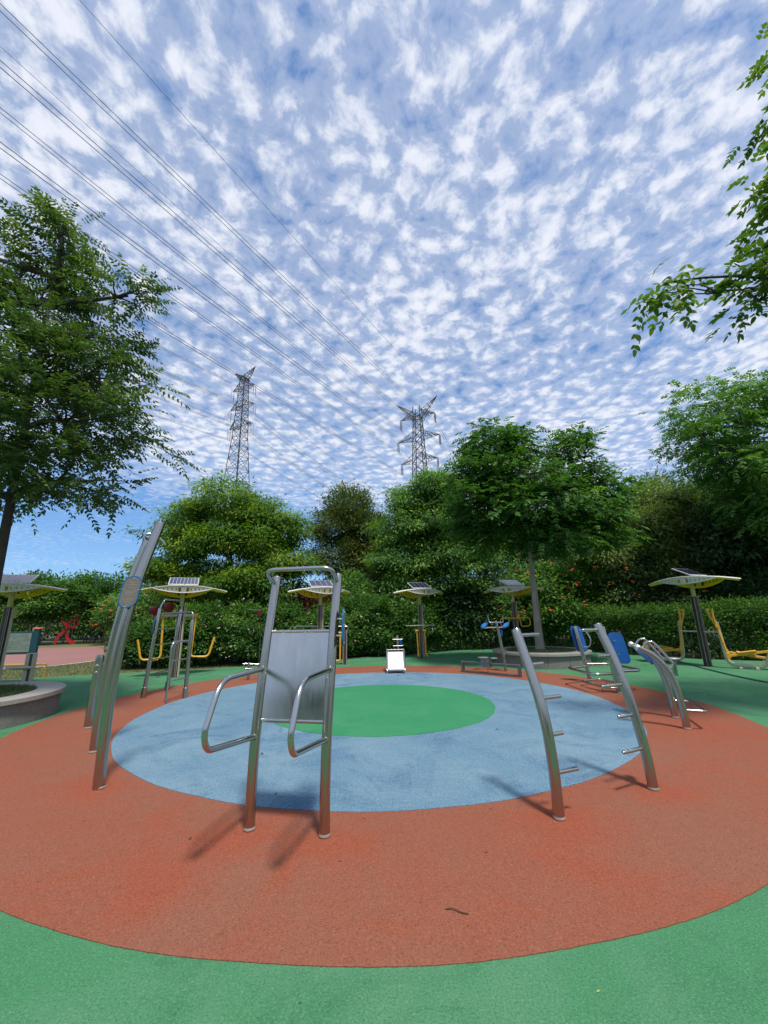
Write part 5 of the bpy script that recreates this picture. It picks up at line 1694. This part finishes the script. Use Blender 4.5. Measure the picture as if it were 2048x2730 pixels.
def pylon(label, x, y, levels, arms, top, sw, horns):
    """levels: (z, half width); arms: (z, reach, hang)"""
    root = thing('pylon', label, 'pylon', (x, y, 0), 'lattice power pylons')
    c = np.array([x, y, 0.0])

    def corner(z, sx, sy):
        h = float(np.interp(z, [l[0] for l in levels], [l[1] for l in levels]))
        return c + PAX * sx * h + PDX * sy * h + np.array([0, 0, z])
    for sx in (-1, 1):
        for sy in (-1, 1):
            mb = MB()
            for (z0, _), (z1, _) in zip(levels[:-1], levels[1:]):
                strut(mb, corner(z0, sx, sy), corner(z1, sx, sy), sw * 1.5)
            mb.build('corner_leg', 'lattice', root)
    mb = MB()
    z = levels[0][0]
    while z < top - 0.5:
        h = float(np.interp(z, [l[0] for l in levels], [l[1] for l in levels]))
        z1 = min(z + max(1.5, h * 1.7), top)
        for (a, b) in (((-1, -1), (1, -1)), ((1, -1), (1, 1)), ((1, 1), (-1, 1)), ((-1, 1), (-1, -1))):
            strut(mb, corner(z, *a), corner(z1, *b), sw)
            strut(mb, corner(z, *b), corner(z1, *a), sw)
            strut(mb, corner(z1, *a), corner(z1, *b), sw * 0.8)
        z = z1
    br = mb.build('lattice_bracing', 'lattice', root)
    br['kind'] = 'stuff'
    att = {}
    for z, reach, hang, key in arms:
        for s in (-1, 1):
            tip = c + PAX * s * reach + np.array([0, 0, z])
            mb = MB()
            n = 4
            lo = [corner(z, s, sy) for sy in (-1, 1)]
            hi = [corner(z + 1.5, s, sy) for sy in (-1, 1)]
            for p in lo + hi:
                strut(mb, p, tip, sw)
            for k in range(1, n):
                f = k / n
                q = [l * (1 - f) + tip * f for l in lo] + [h_ * (1 - f) + tip * f for h_ in hi]
                q0 = [l * (1 - f + 1 / n) + tip * (f - 1 / n) for l in lo] + [h_ * (1 - f + 1 / n) + tip * (f - 1 / n) for h_ in hi]
                strut(mb, q[0], q[2], sw * 0.7)
                strut(mb, q[1], q[3], sw * 0.7)
                strut(mb, q[0], q[1], sw * 0.7)
                strut(mb, q0[2], q[0], sw * 0.7)
                strut(mb, q0[3], q[1], sw * 0.7)
            mb.build('cross_arm', 'lattice', root)
            mb = MB()
            for d in (-0.35, 0.35):
                q = tip + PDX * d
                for k in range(9):
                    zz = -hang * (k + 0.5) / 9
                    mb.tube([q + [0, 0, zz + 0.08], q + [0, 0, zz - 0.08]], [0.06, 0.13], 7)
                strut(mb, q, q + [0, 0, -hang], 0.035)
            ins = mb.build('insulator_string', 'insulator', root)
            att[key + ('L' if s < 0 else 'R')] = tip + np.array([0, 0, -hang])
    for s in (-1, 1):
        mb = MB()
        tip = c + PAX * s * horns[0] + np.array([0, 0, horns[1]])
        base_ = [corner(top, sx * 1.0, sy) for sx in (-1, 1) for sy in (-1, 1)]
        lo = [corner(horns[2], s, sy) for sy in (-1, 1)]
        for p in base_[(0 if s < 0 else 2):(2 if s < 0 else 4)] + lo:
            strut(mb, p, tip, sw)
        hi = base_[(2 if s < 0 else 0):(4 if s < 0 else 2)]
        for p in hi:
            strut(mb, p, tip, sw)
        for k in range(1, 7):
            f, g = k / 7, (k - 1) / 7
            for i in (0, 1):
                strut(mb, lo[i] * (1 - f) + tip * f, hi[i] * (1 - g) + tip * g, sw * 0.7)
                strut(mb, lo[i] * (1 - f) + tip * f, hi[i] * (1 - f) + tip * f, sw * 0.7)
            strut(mb, lo[0] * (1 - f) + tip * f, lo[1] * (1 - f) + tip * f, sw * 0.7)
        mb.build('earth_wire_peak', 'lattice', root)
        att['E' + ('L' if s < 0 else 'R')] = tip
    return att


at1 = pylon('lattice power pylon with forked top, right of centre', 7.8, 80, [(0, 2.8), (29, 1.3), (43, 0.8), (46, 0.75)],
            [(43.6, 4.0, 2.3, '1'), (38.4, 4.8, 2.3, '2'), (33.2, 4.1, 2.3, '3')], 43.6, 0.056, (4.7, 47.6, 42.4))
at2 = pylon('lattice power pylon with straight tapered top, left of centre', -33.0, 85, [(0, 3.9), (42.0, 1.2), (57, 0.7), (58, 0.7)],
            [(54.6, 3.5, 2.6, '1'), (49.6, 3.9, 2.6, '2'), (44.6, 3.6, 2.6, '3')], 57.4, 0.058, (3.3, 59.6, 56.4))


def wire(label, a, b, sag, r, group, sep=0.0):
    a, b = np.array(a, float), np.array(b, float)
    pts = []
    n = 36
    for k in range(n + 1):
        t = k / n
        p = a * (1 - t) + b * t
        p[2] -= 4 * sag * t * (1 - t)
        pts.append(p + PAX * sep)
    mid_ = pts[n // 2]
    MBo = MB().tube(pts, r, 5)
    o = MBo.build('power_cable', 'wire', None, origin=tuple(pts[0]))
    tagp(o, label, 'cable', group)


for att, nm, near, far, dz, asc in ((at1, 'right hand', np.array([-82.0, -70.0]), np.array([7.8, 80]) + PDX[:2] * 190, 3.8, 0.8), (at2, 'left hand', np.array([-33.0, 85]) - PDX[:2] * 185, np.array([-33.0, 85]) + PDX[:2] * 210, 0.0, 1.0)):
    cxy = np.array([7.8, 80]) if nm == 'right hand' else np.array([-33.0, 85])
    for key, p in att.items():
        off = (p[:2] - cxy) * asc
        side = 'left' if key[-1] == 'L' else 'right'
        where = {'E': 'peak', '1': 'top arm', '2': 'middle arm', '3': 'lowest arm'}[key[0]]
        for part_, target, dzz, sg in (('overhead on the near side of', near, dz, 1.0 if nm == 'right hand' else 6.0), ('receding beyond', far, 0.0, 8.0)):
            q = np.array([*(target + off), p[2] + dzz])
            if key[0] == 'E':
                wire(f'thin single cable {part_} {nm} pylon {side} {where}', p, q, sg * 0.6, 0.020, 'power cables')
            else:
                for sp, wd in ((-0.22, 'left'), (0.22, 'right')):
                    wire(f'{wd} cable of pair {part_} {nm} pylon {side} {where}', p, q, sg, 0.027, 'power cables', sp)

# ================================================================== LITTER
root = None
mb = MB().tube(spline([(0.30, 2.70, 0.008), (0.34, 2.695, 0.013), (0.38, 2.67, 0.011), (0.42, 2.66, 0.008)], 4), [0.003] * 13, 6)
o = mb.build('fallen_twig', 'twig', None, origin=(0.3, 2.7, 0))
tagp(o, 'thin brown twig lying on the red paving near the bottom edge', 'twig')


def litter(label, x, y, z, s, m, a):
    d = np.array([math.cos(a), math.sin(a), 0])
    w = np.array([-d[1], d[0], 0])
    p = np.array([x, y, z])
    mb = MB()
    mb.add([p, p + d * s * 0.4 + w * s * 0.3 + [0, 0, s * 0.12], p + d * s + [0, 0, s * 0.22], p + d * s * 0.4 - w * s * 0.3 + [0, 0, s * 0.12], p + d * s * 0.45 + [0, 0, 0.002]], [(0, 4, 1), (1, 4, 2), (2, 4, 3), (3, 4, 0)])
    o = mb.build('fallen_leaf', m, None, origin=(x, y, z))
    tagp(o, label, 'leaf', 'fallen leaves')


litter('yellow fallen leaf on the green paving at the bottom right', 0.88, 2.19, 0.003, 0.018, 'dry_leaf', 0.4)
litter('dark fallen leaf on the red paving left of the backrest frame', -1.5, 3.47, 0.007, 0.035, 'twig', 1.2)
litter('dark fallen leaf on the blue ring behind the backrest legs', -1.5, 5.32, 0.010, 0.055, 'twig', 2.2)
litter('small dark leaf on the blue ring between the backrest legs', -1.06, 4.21, 0.010, 0.035, 'twig', 0.9)
litter('brown fallen leaf on the blue ring left of the nearer peg post', 1.5, 6.18, 0.010, 0.06, 'bark', 0.2)
litter('dark speck of leaf on the far blue ring below the slide board', 0.25, 11.45, 0.011, 0.08, 'twig', 0.2)
for i, (x, y, lab) in enumerate(((6.3, 7.0, 'yellow leaf on green paving nearest the red ring at right'), (6.0, 8.2, 'yellow leaf on green paving beside the chain shadow'), (6.9, 7.6, 'yellow leaf on green paving under the chain'), (5.2, 5.0, 'yellow leaf on the red paving at the right edge'), (7.9, 9.2, 'yellow leaf on green paving right of the chain'))):
    litter(lab, x, y, 0.007, 0.05, 'dry_leaf', i * 1.3)

# lawn grass
m = 26000
pts = np.stack([rng.uniform(-15, -5, m), rng.uniform(11.8, 18, m), np.full(m, -0.014)], 1)
xs = np.interp(pts[:, 0], [-15, -12.5, -10, -8.8, -7.8, -6.3, -4.8], [10.1, 11.7, 12.6, 12.95, 13.3, 13.6, 14.3])
ne = np.array(near_edge)
ok = (pts[:, 1] > xs) & (pts[:, 0] > np.interp(pts[:, 1], ne[:, 1], ne[:, 0]) + 0.12)
o = blades('lawn_grass', pts[ok], 0.05)
tagp(o, 'sparse mown grass on the lawn between green paving and running path', 'grass', None, 'stuff')

# scattered tiny leaf crumbs on the paving
m = 260
x = rng.uniform(-6.5, 8.5, m)
y = rng.uniform(1.2, 13.5, m)
rr = np.hypot(x - CX, y - CY)
zz = np.where(rr < 2.02, 0.013, np.where(rr < 4.11, 0.009, np.where(rr < 5.63, 0.005, 0.001)))
a = rng.random(m) * 6.28
d = np.stack([np.cos(a), np.sin(a), rng.uniform(0.0, 0.15, m)], 1)
Ls = rng.uniform(0.010, 0.030, m)
V, F, k = leaf_geometry(np.stack([x, y, zz + 0.003], 1), d, np.tile(np.array([0.1, 0.1, 1.0]), (m, 1)), Ls, Ls * 0.4)
o = numpy_mesh('leaf_litter', V, F, 'twig')
tagp(o, 'tiny dry leaf crumbs scattered over the coloured paving', 'litter', None, 'stuff')
